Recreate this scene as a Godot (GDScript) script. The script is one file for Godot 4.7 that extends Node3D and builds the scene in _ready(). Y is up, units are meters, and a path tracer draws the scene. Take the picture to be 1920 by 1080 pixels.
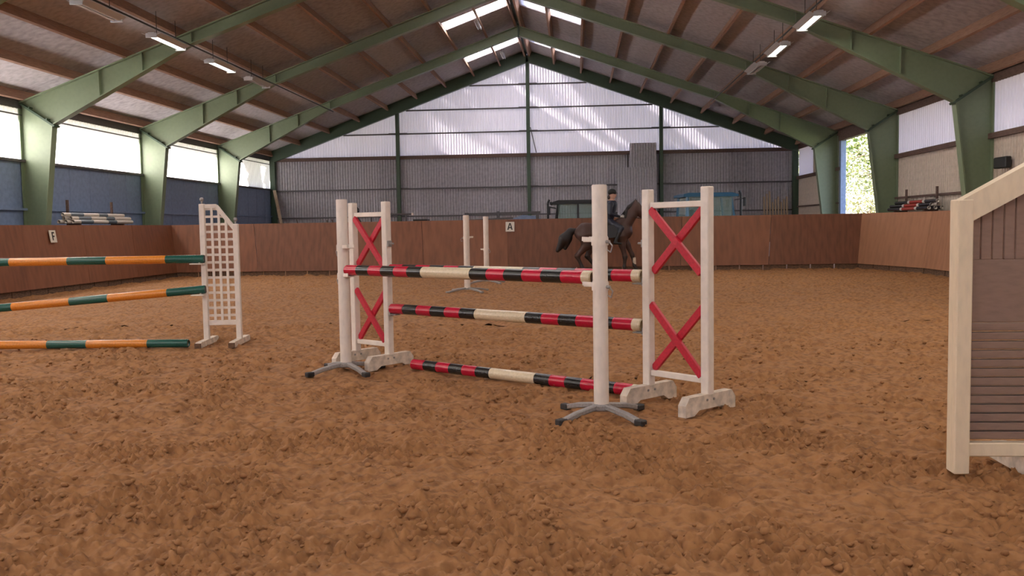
extends Node3D

const XC := -2.154        # ridge line
const Z1 := -22.607       # a portal frame; the next ones every BAY
const BAY := 6.425
const PITCH := 0.358
const ZW := -41.88        # back wall
const ZFRONT := 3.1       # wall behind the viewer
const HX := 12.06         # half width to the column's outer face
var M := {}
var taken := {}
var rng := RandomNumberGenerator.new()

class MB:
	var v := PackedVector3Array()
	var n := PackedVector3Array()
	var c := PackedColorArray()
	var col := Color.WHITE
	func put(p: Vector3, q: Vector3) -> void:
		v.append(p); n.append(q); c.append(col)
	func tri(a: Vector3, b: Vector3, d: Vector3) -> void:
		var q := (d - a).cross(b - a).normalized()
		put(a, q); put(b, q); put(d, q)
	func quad(a: Vector3, b: Vector3, d: Vector3, e: Vector3) -> void:
		tri(a, b, d); tri(a, d, e)
	func otri(a: Vector3, b: Vector3, d: Vector3, o: Vector3) -> void:
		if (d - a).cross(b - a).dot(a - o) < 0.0: tri(a, d, b)
		else: tri(a, b, d)
	func oquad(a: Vector3, b: Vector3, d: Vector3, e: Vector3, o: Vector3) -> void:
		if (d - a).cross(b - a).dot((a + d) * 0.5 - o) < 0.0: quad(a, e, d, b)
		else: quad(a, b, d, e)
	func box(o: Vector3, s: Vector3, bs := Basis.IDENTITY, ch := 0.0) -> void:
		var h := s * 0.5
		var k: float = min(ch, min(h.x, min(h.y, h.z)) * 0.8)
		if k <= 0.0:
			for ax in 3:
				for sg: float in [-1.0, 1.0]:
					var p := []
					for q in [[-1.0, -1.0], [1.0, -1.0], [1.0, 1.0], [-1.0, 1.0]]:
						var w := Vector3.ZERO
						w[ax] = sg * h[ax]; w[(ax + 1) % 3] = q[0] * h[(ax + 1) % 3]; w[(ax + 2) % 3] = q[1] * h[(ax + 2) % 3]
						p.append(o + bs * w)
					oquad(p[0], p[1], p[2], p[3], o)
			return
		var pt := func(sx: float, sy: float, sz: float, ax: int) -> Vector3:
			var w := Vector3(sx * (h.x - k), sy * (h.y - k), sz * (h.z - k))
			w[ax] = [sx, sy, sz][ax] * h[ax]
			return o + bs * w
		for ax in 3:
			for sg: float in [-1.0, 1.0]:
				var p := []
				for q in [[-1.0, -1.0], [1.0, -1.0], [1.0, 1.0], [-1.0, 1.0]]:
					var w := [0.0, 0.0, 0.0]
					w[ax] = sg; w[(ax + 1) % 3] = q[0]; w[(ax + 2) % 3] = q[1]
					p.append(pt.call(w[0], w[1], w[2], ax))
				oquad(p[0], p[1], p[2], p[3], o)
		for ax in 3:
			var a1 := (ax + 1) % 3
			var a2 := (ax + 2) % 3
			for s1: float in [-1.0, 1.0]:
				for s2: float in [-1.0, 1.0]:
					var wa := [0.0, 0.0, 0.0]
					var wb := [0.0, 0.0, 0.0]
					wa[ax] = -1.0; wb[ax] = 1.0
					wa[a1] = s1; wb[a1] = s1; wa[a2] = s2; wb[a2] = s2
					oquad(pt.call(wa[0], wa[1], wa[2], a1), pt.call(wb[0], wb[1], wb[2], a1), pt.call(wb[0], wb[1], wb[2], a2), pt.call(wa[0], wa[1], wa[2], a2), o)
		for sx: float in [-1.0, 1.0]:
			for sy: float in [-1.0, 1.0]:
				for sz: float in [-1.0, 1.0]:
					otri(pt.call(sx, sy, sz, 0), pt.call(sx, sy, sz, 1), pt.call(sx, sy, sz, 2), o)
	func bar(a: Vector3, b: Vector3, w: float, hgt: float, up := Vector3.UP, ch := 0.0) -> void:
		var z := (b - a).normalized()
		var x := up.cross(z).normalized()
		if x.length() < 0.5: x = Vector3.RIGHT.cross(z).normalized()
		var y := z.cross(x)
		box((a + b) * 0.5, Vector3(w, hgt, a.distance_to(b)), Basis(x, y, z), ch)
	func tube(a: Vector3, b: Vector3, r0: float, r1: float, seg := 12, caps := true) -> void:
		var z := (b - a).normalized()
		var x := z.cross(Vector3.UP)
		if x.length() < 0.1: x = z.cross(Vector3.RIGHT)
		x = x.normalized()
		var y := z.cross(x)
		for i in seg:
			var t0 := TAU * i / seg
			var t1 := TAU * (i + 1) / seg
			var d0 := x * cos(t0) + y * sin(t0)
			var d1 := x * cos(t1) + y * sin(t1)
			var p := [a + d0 * r0, b + d0 * r1, b + d1 * r1, a + d1 * r0]
			var nn := [d0, d0, d1, d1]
			var f := (p[2] - p[0] as Vector3).cross(p[1] - p[0])
			var o := [0, 1, 2, 0, 2, 3] if f.dot(d0 + d1) > 0.0 else [0, 2, 1, 0, 3, 2]
			for k in o: put(p[k], nn[k])
			if caps:
				otri(a, p[0], p[3], (a + b) * 0.5); otri(b, p[1], p[2], (a + b) * 0.5)
	func path(pts: Array, r: float, seg := 8) -> void:
		for i in pts.size() - 1: tube(pts[i], pts[i + 1], r, r, seg)
	func prism(poly: PackedVector2Array, d0: float, d1: float, t: Transform3D) -> void:
		# outline in local x,y, from z d0 to z d1
		var idx := Geometry2D.triangulate_polygon(poly)
		var cw := Geometry2D.is_polygon_clockwise(poly)
		for k in range(0, idx.size(), 3):
			var a := poly[idx[k]]; var b := poly[idx[k + 1]]; var e := poly[idx[k + 2]]
			for s in 2:
				var z: float = [d0, d1][s]
				var pa := t * Vector3(a.x, a.y, z); var pb := t * Vector3(b.x, b.y, z); var pe := t * Vector3(e.x, e.y, z)
				var want := t.basis * Vector3(0, 0, (d1 - d0) * (1.0 if s == 1 else -1.0))
				if (pe - pa).cross(pb - pa).dot(want) < 0.0: tri(pa, pe, pb)
				else: tri(pa, pb, pe)
		for i in poly.size():
			var a := poly[i]; var b := poly[(i + 1) % poly.size()]
			var out2 := Vector2(b.y - a.y, a.x - b.x) * (-1.0 if cw else 1.0)
			var pa := t * Vector3(a.x, a.y, d0); var pb := t * Vector3(b.x, b.y, d0)
			var pc := t * Vector3(b.x, b.y, d1); var pd := t * Vector3(a.x, a.y, d1)
			var want := t.basis * Vector3(out2.x, out2.y, 0)
			if (pc - pa).cross(pb - pa).dot(want) < 0.0: quad(pa, pd, pc, pb)
			else: quad(pa, pb, pc, pd)
	func ball(o: Vector3, r: Vector3, nu := 12, nv := 8, bs := Basis.IDENTITY) -> void:
		for j in nv:
			for i in nu:
				var p := []
				for q in [[i, j], [i + 1, j], [i + 1, j + 1], [i, j + 1]]:
					var th: float = TAU * q[0] / nu
					var ph: float = PI * q[1] / nv
					p.append(Vector3(sin(ph) * cos(th), cos(ph), sin(ph) * sin(th)))
				var w := p.map(func(d): return o + bs * (d * r))
				var f: Vector3 = (w[2] - w[0]).cross(w[1] - w[3])
				var flip: bool = f.dot(bs * (p[0] + p[2])) < 0.0
				for k in ([0, 2, 1, 0, 3, 2] if flip else [0, 1, 2, 0, 2, 3]): put(w[k], (bs * (p[k] / r)).normalized())
	func mesh() -> ArrayMesh:
		var a := []
		a.resize(Mesh.ARRAY_MAX)
		a[Mesh.ARRAY_VERTEX] = v; a[Mesh.ARRAY_NORMAL] = n; a[Mesh.ARRAY_COLOR] = c
		var m := ArrayMesh.new()
		m.add_surface_from_arrays(Mesh.PRIMITIVE_TRIANGLES, a)
		return m

# ---------- helpers ----------
func numbered(called: String) -> String:
	taken[called] = taken.get(called, -1) + 1
	return called if taken[called] == 0 else "%s_%03d" % [called, taken[called]]

func obj(called: String, b, mat: Material, parent: Node3D = self, at := Transform3D()) -> MeshInstance3D:
	var o := MeshInstance3D.new()
	o.mesh = b.mesh() if b is MB else b
	o.material_override = mat
	o.name = numbered(called) if parent == self else called
	o.transform = at
	parent.add_child(o, true)
	return o

func tag(o: Node3D, label: String, category: String, group := "", kind := "") -> Node3D:
	if label: o.set_meta("label", label)
	if category: o.set_meta("category", category)
	if group: o.set_meta("group", group)
	if kind: o.set_meta("kind", kind)
	return o

func base(called: String, at := Vector3.ZERO, turn := 0.0) -> Node3D:
	var o := Node3D.new()
	o.name = numbered(called)
	add_child(o)
	o.position = at; o.rotation.y = turn
	return o

func copy(o: Node3D, at: Vector3, turn: float) -> Node3D:
	var r: Node3D = o.duplicate()
	var nm := String(o.name)
	r.name = numbered(nm)
	add_child(r)
	r.position = at; r.rotation.y = turn
	return r

func noise_tex(size: int, freq: float, stops: Array, oct := 4, sd := 1, kind := FastNoiseLite.TYPE_SIMPLEX_SMOOTH) -> NoiseTexture2D:
	var f := FastNoiseLite.new()
	f.seed = sd; f.frequency = freq; f.fractal_octaves = oct; f.noise_type = kind
	var t := NoiseTexture2D.new()
	t.width = size; t.height = size; t.seamless = true; t.noise = f
	var g := Gradient.new()
	g.offsets = PackedFloat32Array(); g.colors = PackedColorArray()
	var offs := PackedFloat32Array()
	var cols := PackedColorArray()
	for s in stops:
		offs.append(s[0]); cols.append(s[1])
	g.offsets = offs; g.colors = cols
	t.color_ramp = g
	return t

func mat(col: Color, rough := 0.7, metal := 0.0) -> StandardMaterial3D:
	var m := StandardMaterial3D.new()
	m.albedo_color = col; m.roughness = rough; m.metallic = metal
	return m

func grainy(col: Color, amount: float, scale: Vector3, rough := 0.7, sd := 3, freq := 0.03, world := true) -> StandardMaterial3D:
	var m := mat(col, rough)
	var d := 1.0 - amount
	m.albedo_texture = noise_tex(512, freq, [[0.0, Color(d, d, d)], [0.5, Color(1.0 - amount * 0.35, 1.0 - amount * 0.4, 1.0 - amount * 0.45)], [1.0, Color.WHITE]], 5, sd)
	m.uv1_triplanar = true; m.uv1_world_triplanar = world; m.uv1_scale = scale
	return m

func materials() -> void:
	var s := mat(Color(0.635, 0.447, 0.275), 0.95)
	s.albedo_texture = noise_tex(1024, 0.02, [[0.0, Color(0.64, 0.59, 0.54)], [0.42, Color(0.87, 0.85, 0.82)], [0.6, Color(0.97, 0.96, 0.95)], [1.0, Color.WHITE]], 6, 5)
	s.uv1_triplanar = true; s.uv1_world_triplanar = true; s.uv1_scale = Vector3(0.5, 0.5, 0.5)
	M.sand = s
	M.clod = mat(Color(0.60, 0.42, 0.26), 0.95)
	M.ply = grainy(Color(0.54, 0.34, 0.235), 0.2, Vector3(0.6, 0.12, 0.6), 0.6, 11, 0.02)
	M.ply2 = grainy(Color(0.50, 0.315, 0.22), 0.22, Vector3(0.75, 0.14, 0.75), 0.6, 12, 0.02)
	M.ply3 = grainy(Color(0.56, 0.36, 0.255), 0.2, Vector3(0.5, 0.1, 0.5), 0.6, 13, 0.02)
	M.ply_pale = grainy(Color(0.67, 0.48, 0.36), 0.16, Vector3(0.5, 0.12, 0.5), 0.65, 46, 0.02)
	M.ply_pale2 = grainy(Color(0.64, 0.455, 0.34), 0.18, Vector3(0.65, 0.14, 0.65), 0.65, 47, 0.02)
	M.footing = grainy(Color(0.47, 0.36, 0.28), 0.4, Vector3(0.5, 1.5, 0.5), 0.9, 14)
	M.green = grainy(Color(0.49, 0.55, 0.44), 0.05, Vector3(0.5, 0.5, 0.5), 0.42, 15)
	M.green_dark = grainy(Color(0.25, 0.33, 0.26), 0.06, Vector3(0.5, 0.5, 0.5), 0.5, 16)
	M.purlin = grainy(Color(0.66, 0.52, 0.44), 0.25, Vector3(1.6, 1.6, 0.16), 0.75, 17)
	M.roof = grainy(Color(0.77, 0.755, 0.775), 0.22, Vector3(0.35, 0.35, 0.35), 0.85, 18)
	M.roof2 = grainy(Color(0.73, 0.715, 0.735), 0.26, Vector3(0.3, 0.3, 0.3), 0.85, 19)
	M.steel = grainy(Color(0.74, 0.735, 0.77), 0.15, Vector3(0.4, 0.4, 0.4), 0.5, 20)
	M.steel2 = grainy(Color(0.71, 0.705, 0.74), 0.18, Vector3(0.3, 0.3, 0.3), 0.5, 21)
	M.beige = grainy(Color(0.84, 0.79, 0.74), 0.14, Vector3(0.4, 0.4, 0.4), 0.55, 22)
	M.slate = grainy(Color(0.52, 0.60, 0.74), 0.12, Vector3(0.4, 0.4, 0.4), 0.5, 23)  # slate grey, with the blue veil of glass reflections mixed into the colour
	M.rail = grainy(Color(0.44, 0.35, 0.32), 0.3, Vector3(1.0, 1.0, 0.3), 0.7, 24)
	M.galv = grainy(Color(0.36, 0.35, 0.36), 0.2, Vector3(1, 1, 1), 0.5, 25)
	M.outer = mat(Color(0.5, 0.49, 0.48), 0.8)
	var t := mat(Color(0.90, 0.89, 0.93), 0.6)
	t.backlight_enabled = true; t.backlight = Color(1.0, 0.985, 1.0)
	M.trans = t
	var tc: StandardMaterial3D = t.duplicate()
	M.trans_clear = tc
	tc.backlight = Color(0.78, 0.77, 0.78)
	t.backlight = Color(0.475, 0.455, 0.485)
	M.white = grainy(Color(0.92, 0.87, 0.82), 0.07, Vector3(0.6, 0.6, 0.6), 0.5, 30, 0.03, false)
	M.white_dirty = grainy(Color(0.91, 0.85, 0.78), 0.24, Vector3(0.7, 0.7, 0.7), 0.75, 31, 0.03, false)
	M.pvc = grainy(Color(0.93, 0.88, 0.83), 0.08, Vector3(1.2, 0.5, 1.2), 0.32, 32, 0.03, false)
	M.cream = grainy(Color(0.90, 0.82, 0.70), 0.06, Vector3(1.2, 0.4, 1.2), 0.5, 33, 0.03, false)
	M.red = grainy(Color(0.80, 0.10, 0.21), 0.16, Vector3(2, 2, 2), 0.5, 34, 0.03, false)
	M.metal = grainy(Color(0.64, 0.62, 0.61), 0.25, Vector3(3, 3, 3), 0.45, 35, 0.03, false)
	M.metal.metallic = 0.15
	M.black = mat(Color(0.07, 0.065, 0.06), 0.6)
	M.dark = mat(Color(0.16, 0.15, 0.15), 0.55)
	var p := grainy(Color.WHITE, 0.16, Vector3(2.5, 2.5, 2.5), 0.26, 36, 0.03, false)
	p.vertex_color_use_as_albedo = true
	M.pole = p
	M.slatwood = grainy(Color(0.57, 0.46, 0.40), 0.1, Vector3(0.6, 2.0, 2.0), 0.7, 37, 0.03, false)
	M.plank = grainy(Color(0.80, 0.72, 0.62), 0.25, Vector3(2.0, 0.3, 2.0), 0.75, 38)
	M.fixture = mat(Color(0.75, 0.76, 0.77), 0.4)
	var e := mat(Color(0.95, 0.95, 0.95), 0.3)
	e.emission_enabled = true; e.emission = Color(1.0, 0.98, 0.93); e.emission_energy_multiplier = 3.0
	M.tube_on = e
	M.tube_off = mat(Color(0.85, 0.86, 0.86), 0.25)
	M.blue = mat(Color(0.22, 0.42, 0.55), 0.35)
	M.charcoal = mat(Color(0.13, 0.13, 0.14), 0.5)
	M.rubber = mat(Color(0.06, 0.06, 0.06), 0.85)
	var g := mat(Color(0.62, 0.75, 0.72, 0.28), 0.05)
	g.transparency = BaseMaterial3D.TRANSPARENCY_ALPHA
	M.glass = g
	M.grass = grainy(Color(0.43, 0.44, 0.33), 0.4, Vector3(0.3, 0.3, 0.3), 0.95, 40)
	var l := mat(Color.WHITE, 0.6)
	l.vertex_color_use_as_albedo = true; l.backlight_enabled = true; l.backlight = Color(0.22, 0.26, 0.12)
	M.leaf = l
	M.bark = grainy(Color(0.36, 0.30, 0.24), 0.4, Vector3(2, 0.5, 2), 0.9, 41)
	var h := mat(Color.WHITE, 0.5)
	h.vertex_color_use_as_albedo = true
	M.skin = h
	M.leather = mat(Color(0.10, 0.07, 0.055), 0.45)
	M.sign = mat(Color(0.86, 0.83, 0.78), 0.6)
	M.ink = mat(Color(0.13, 0.12, 0.11), 0.6)

func roof_y(rel: float, off := 0.0) -> float:
	return 4.78 + off + PITCH * (HX - absf(rel))

func _ready() -> void:
	rng.seed = 7
	# ---------- camera, sky, sun, exposure ----------
	var cam := Camera3D.new()
	cam.name = "camera"
	cam.position = Vector3(0, 1.4, 0)
	cam.rotation = Vector3(-0.0677, 0.0722, -0.0166)
	cam.fov = rad_to_deg(2.0 * atan(540.0 / 1700.15))
	cam.near = 0.05; cam.far = 400.0
	add_child(cam)
	var env := Environment.new()
	env.background_mode = Environment.BG_SKY
	var sm := ProceduralSkyMaterial.new()
	sm.sky_top_color = Color(0.65, 0.73, 0.91); sm.sky_horizon_color = Color(0.93, 0.935, 0.975)
	sm.ground_bottom_color = Color(0.34, 0.36, 0.26); sm.ground_horizon_color = Color(0.55, 0.56, 0.48)
	sm.sky_energy_multiplier = 1.25
	sm.sun_angle_max = 2.0
	var sky := Sky.new()
	sky.sky_material = sm
	env.sky = sky
	env.tonemap_mode = Environment.TONE_MAPPER_LINEAR
	env.tonemap_exposure = 3.2
	env.sdfgi_enabled = true; env.ssao_enabled = true; env.ssil_enabled = true
	var we := WorldEnvironment.new()
	we.name = "environment"; we.environment = env
	add_child(we)
	var sun := DirectionalLight3D.new()
	sun.name = "sun"
	sun.light_energy = 14.5; sun.light_color = Color(1.0, 0.97, 0.93); sun.shadow_enabled = true
	sun.light_angular_distance = 0.4
	add_child(sun)
	sun.look_at_from_position(Vector3.ZERO, Vector3(0.80, -0.59, 0.085), Vector3.UP)

	materials()
	build_floor()
	build_kickboards()
	build_frames()
	build_roof()
	build_back_wall()
	build_side_walls()
	build_front_wall()
	build_outside()
	build_lamps()
	build_main_jump()
	build_side_jump()
	build_near_wing()
	build_far_posts()
	build_signs()
	build_yard_things()
	build_horse_and_rider()

# ---------- sand floor ----------
func build_floor() -> void:
	var n1 := FastNoiseLite.new()
	n1.seed = 3; n1.frequency = 2.6; n1.fractal_octaves = 3; n1.noise_type = FastNoiseLite.TYPE_SIMPLEX
	var n2 := FastNoiseLite.new()
	n2.seed = 8; n2.frequency = 0.5; n2.fractal_octaves = 2
	var n3 := FastNoiseLite.new()
	n3.seed = 21; n3.frequency = 3.2; n3.noise_type = FastNoiseLite.TYPE_CELLULAR; n3.fractal_type = FastNoiseLite.FRACTAL_NONE
	n3.cellular_return_type = FastNoiseLite.RETURN_DISTANCE
	var n4 := FastNoiseLite.new()
	n4.seed = 44; n4.frequency = 7.0; n4.fractal_octaves = 3; n4.noise_type = FastNoiseLite.TYPE_SIMPLEX
	var hf := func(x: float, z: float) -> float:
		var a := n1.get_noise_2d(x, z)
		var cl := n3.get_noise_2d(x * 0.9 + a * 0.2, z * 1.1)   # hoof cups
		var fine := n4.get_noise_2d(x, z)
		var churn := smoothstep(-0.25, 0.35, n2.get_noise_2d(x * 1.7 + 31.0, z * 1.7))
		return a * 0.03 + absf(fine) * (0.018 + 0.05 * churn) - 0.012 + n2.get_noise_2d(x, z) * 0.022 + clampf(cl + 0.55, -0.6, 0.25) * 0.03 - 0.012
	var v := PackedVector3Array()
	var nn := PackedVector3Array()
	var ix := PackedInt32Array()
	for p in [[-4.6, 4.4, -6.2, -1.6, 0.0135], [-8.5, -4.6, -6.2, -1.6, 0.03], [4.4, 6.5, -6.2, -1.6, 0.03], [-8.5, 6.5, -8.2, -6.2, 0.026], [-10.5, 8.0, -13.0, -8.2, 0.04], [-12.5, 9.2, -27.75, -13.0, 0.08], [-12.5, -8.5, -8.2, -1.6, 0.25], [6.5, 9.2, -8.2, -1.6, 0.25], [-12.5, -10.5, -13.0, -8.2, 0.25], [8.0, 9.2, -13.0, -8.2, 0.25], [-12.5, 9.2, -1.6, 3.1, 0.25]]:
		var nx := int(round((p[1] - p[0]) / p[4]))
		var nz := int(round((p[3] - p[2]) / p[4]))
		var start := v.size()
		var hs := PackedFloat32Array()
		hs.resize((nx + 1) * (nz + 1))
		for j in nz + 1:
			var z: float = lerpf(p[2], p[3], float(j) / nz)
			for i in nx + 1:
				var x: float = lerpf(p[0], p[1], float(i) / nx)
				var y: float = hf.call(x, z)
				hs[j * (nx + 1) + i] = y
				v.append(Vector3(x, y, z))
		for j in nz + 1:
			for i in nx + 1:
				var l := hs[j * (nx + 1) + maxi(i - 1, 0)]
				var r := hs[j * (nx + 1) + mini(i + 1, nx)]
				var u := hs[maxi(j - 1, 0) * (nx + 1) + i]
				var d := hs[mini(j + 1, nz) * (nx + 1) + i]
				nn.append(Vector3(l - r, 2.0 * p[4], u - d).normalized())
		for j in nz:
			for i in nx:
				var a := start + j * (nx + 1) + i
				var b := a + nx + 1
				ix.append_array([a, a + 1, b + 1, a, b + 1, b])
	var arr := []
	arr.resize(Mesh.ARRAY_MAX)
	arr[Mesh.ARRAY_VERTEX] = v; arr[Mesh.ARRAY_NORMAL] = nn; arr[Mesh.ARRAY_INDEX] = ix
	var m := ArrayMesh.new()
	m.add_surface_from_arrays(Mesh.PRIMITIVE_TRIANGLES, arr)
	var f := obj("floor", m, M.sand)
	tag(f, "brown churned sand riding surface covering the whole hall", "sand floor", "", "structure")
	# loose clods thrown up by hooves
	rng.seed = 91
	var cm := MB.new()
	cm.ball(Vector3.ZERO, Vector3(1.0, 0.62, 0.8), 7, 5)
	for i in cm.v.size():
		var q := cm.v[i]
		cm.v[i] = q * (1.0 + 0.28 * sin(q.x * 5.1 + q.z * 3.7) * cos(q.y * 4.3 + q.x * 2.9))
	var mm := MultiMesh.new()
	mm.transform_format = MultiMesh.TRANSFORM_3D
	mm.mesh = cm.mesh()
	var spots: Array[Transform3D] = []
	while spots.size() < 15000:
		var z := -1.7 - 10.0 * pow(rng.randf(), 1.4)
		var x := rng.randf_range(-1.0, 1.0) * (1.6 - z * 0.75) - 0.6
		if x < -11.5 or x > 8.5: continue
		if rng.randf() > 0.25 + smoothstep(-0.25, 0.35, n2.get_noise_2d(x * 1.7 + 31.0, z * 1.7)): continue
		var r := 0.006 + 0.020 * pow(rng.randf(), 3.0)
		spots.append(Transform3D(Basis.from_euler(Vector3(rng.randf() * 0.6, rng.randf() * TAU, rng.randf() * 0.6)).scaled(Vector3.ONE * r), Vector3(x, hf.call(x, z) + r * 0.2, z)))
	mm.instance_count = spots.size()
	for i in spots.size(): mm.set_instance_transform(i, spots[i])
	var mi := MultiMeshInstance3D.new()
	mi.name = "sand_clods"; mi.multimesh = mm; mi.material_override = M.clod
	mi.set_meta("kind", "stuff")
	f.add_child(mi)
	var b := MB.new()
	b.box(Vector3(XC, -0.17, -19.4), Vector3(24.3, 0.2, 45.2))
	obj("sand_bed", b, M.sand, f)

# ---------- kickboards ----------
func slab(mb: MB, a: Vector3, b: Vector3, c: Vector3, d: Vector3, t: Vector3) -> void:
	# a board between four corners, t thick
	var o := (a + b + c + d) * 0.25 + t * 0.5
	mb.oquad(a, b, c, d, o); mb.oquad(a + t, b + t, c + t, d + t, o)
	mb.oquad(a, b, b + t, a + t, o); mb.oquad(b, c, c + t, b + t, o); mb.oquad(c, d, d + t, c + t, o); mb.oquad(d, a, a + t, d + t, o)

func build_kickboards() -> void:
	var P := [Vector2(-12.5, 3.0), Vector2(-12.5, -27.6), Vector2(8.3, -27.6), Vector2(9.05, -24.6), Vector2(9.05, 3.0)]
	var names := [["wall_kickboard_left", "brown plywood kickboard wall carrying the letter F under the sunlit windows", 2.5], ["wall_kickboard_back", "brown plywood kickboard wall across the far end below the corrugated gable wall", 2.5], ["wall_kickboard_corner", "angled brown plywood kickboard panel turning the corner beside the open doorway", 3.1], ["wall_kickboard_right", "brown plywood kickboard wall below the beige corrugated sheets", 2.5]]
	var outs := []
	for k in 4:
		var d: Vector2 = (P[k + 1] - P[k]).normalized()
		outs.append(Vector2(d.y, -d.x))
	var mats := [M.ply, M.ply2, M.ply3]
	for k in 4:
		var a: Vector2 = P[k]
		var b: Vector2 = P[k + 1]
		var out: Vector2 = outs[k]
		var dir: Vector2 = (b - a).normalized()
		var ln := a.distance_to(b)
		# along the run, how far a point that lies one metre outwards shifts at each end
		var m0 := 0.0
		var m1 := 0.0
		if k > 0: m0 = ((outs[k - 1] + out).normalized().dot(dir)) / ((outs[k - 1] + out).normalized().dot(out))
		if k < 3: m1 = ((outs[k + 1] + out).normalized().dot(dir)) / ((outs[k + 1] + out).normalized().dot(out))
		var root := base(names[k][0])
		tag(root, names[k][1], "kickboard wall", "", "structure")
		rng.seed = k + 1
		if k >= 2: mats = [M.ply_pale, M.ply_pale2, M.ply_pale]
		var pt := func(f: float, y: float, off: float) -> Vector3:
			var q: Vector2 = a + dir * (ln * f + off * lerpf(m0, m1, f)) + out * off
			return Vector3(q.x, y, q.y)
		var n: int = maxi(1, int(round(ln / names[k][2])))
		for i in n:
			var f0 := float(i) / n
			var f1 := float(i + 1) / n
			var g := 0.005 / ln
			if i > 0: f0 += g
			if i < n - 1: f1 -= g
			var pr := rng.randf_range(0.0, 0.012)
			var mb := MB.new()
			slab(mb, pt.call(f0, 0.13, 0.03 + pr), pt.call(f1, 0.13, 0.03 + pr), pt.call(f1, 1.62, 0.265 + pr), pt.call(f0, 1.62, 0.265 + pr), Vector3(out.x, 0, out.y) * 0.03)
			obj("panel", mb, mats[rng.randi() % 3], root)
		var cap := MB.new()
		slab(cap, pt.call(0.0, 1.575, 0.31), pt.call(1.0, 1.575, 0.31), pt.call(1.0, 1.575, 0.4), pt.call(0.0, 1.575, 0.4), Vector3(0, 0.045, 0))
		obj("top_rail", cap, M.footing, root)
		var c := int(ln / 0.69)
		for i in c:
			var mb := MB.new()
			var f0 := (i * ln / c + 0.02) / ln
			var f1 := ((i + 1) * ln / c - 0.02) / ln
			slab(mb, pt.call(f0, -0.05, 0.065), pt.call(f1, -0.05, 0.065), pt.call(f1, 0.135, 0.075), pt.call(f0, 0.135, 0.075), Vector3(out.x, 0, out.y) * 0.04)
			obj("footing_board", mb, M.footing, root)
		for i in n + 1:
			var mb := MB.new()
			var f: float = clampf(float(i) / n, 0.05 / ln, 1.0 - 0.05 / ln)
			mb.bar(pt.call(f, -0.05, 0.2), pt.call(f, 1.56, 0.35), 0.09, 0.07, Vector3(dir.x, 0, dir.y))
			obj("backing_stud", mb, M.footing, root)

# ---------- steel portal frames ----------
func plate(mb: MB, a: Vector2, b: Vector2, w: float, t: float, z: float, sx: float) -> void:
	mb.bar(Vector3(XC + sx * a.x, a.y, z), Vector3(XC + sx * b.x, b.y, z), t, w, Vector3(0, 0, 1).cross(Vector3(sx * (b.x - a.x), b.y - a.y, 0)).normalized())

func build_frames() -> void:
	for i in range(-4, 3):
		var z := Z1 - BAY * i
		if absf(z - ZFRONT) < 1.0: continue
		var root := base("portal_frame", Vector3.ZERO)
		var lab: String = {2: "green steel portal frame nearest the corrugated gable wall", 1: "green steel portal frame beside the open doorway, second from the gable wall", 0: "green steel portal frame third from the gable wall, in front of the lit lamps"}.get(i, "green steel portal frame over the jumps, %s from the gable wall" % ["fourth", "fifth", "sixth", "seventh"][-i - 1 if i < 0 else 0])
		tag(root, lab, "steel frame", "green portal frames of the hall", "structure")
		for sx: float in [-1.0, 1.0]:
			var t := Transform3D(Basis.from_scale(Vector3(sx, 1, 1)), Vector3(XC, 0, z))
			var c := MB.new()
			c.prism(PackedVector2Array([Vector2(12.06, 0), Vector2(12.06, 4.78), Vector2(11.17, 4.19), Vector2(11.68, 0)]), -0.012, 0.012, t)
			plate(c, Vector2(12.05, 0), Vector2(12.05, 4.78), 0.03, 0.24, z, sx)
			plate(c, Vector2(11.69, 0), Vector2(11.18, 4.19), 0.03, 0.24, z, sx)
			obj("column", c, M.green, root)
			var r := MB.new()
			r.prism(PackedVector2Array([Vector2(12.06, 4.78), Vector2(11.17, 4.19), Vector2(7.45, 6.12), Vector2(0, 8.72), Vector2(0, 9.097)]), -0.012, 0.012, t)
			plate(r, Vector2(11.17, 4.2), Vector2(7.45, 6.13), 0.03, 0.24, z, sx)
			plate(r, Vector2(7.45, 6.13), Vector2(0, 8.73), 0.03, 0.24, z, sx)
			plate(r, Vector2(12.06, 4.765), Vector2(0, 9.085), 0.03, 0.24, z, sx)
			obj("rafter", r, M.green, root)
			var k := MB.new()
			plate(k, Vector2(12.1, 4.8), Vector2(11.12, 4.15), 0.05, 0.26, z, sx)
			obj("knee_plate", k, M.green_dark, root)
			for q in [[9.9, 4.86, 5.55], [8.75, 5.46, 5.97], [7.45, 6.13, 6.42]]:
				var st := MB.new()
				st.box(Vector3(XC + sx * q[0], (q[1] + q[2]) * 0.5, z), Vector3(0.015, q[2] - q[1], 0.2))
				obj("stiffener", st, M.green, root)
			for q in [[11.3, 4.33], [11.75, 4.63]]:
				var bo := MB.new()
				bo.tube(Vector3(XC + sx * q[0], q[1], z - 0.16), Vector3(XC + sx * q[0], q[1], z + 0.16), 0.022, 0.022, 6)
				obj("bolt", bo, M.green_dark, root)
		var ap := MB.new()
		ap.box(Vector3(XC, 8.9, z), Vector3(0.05, 0.5, 0.26))
		obj("apex_plate", ap, M.green_dark, root)

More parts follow.
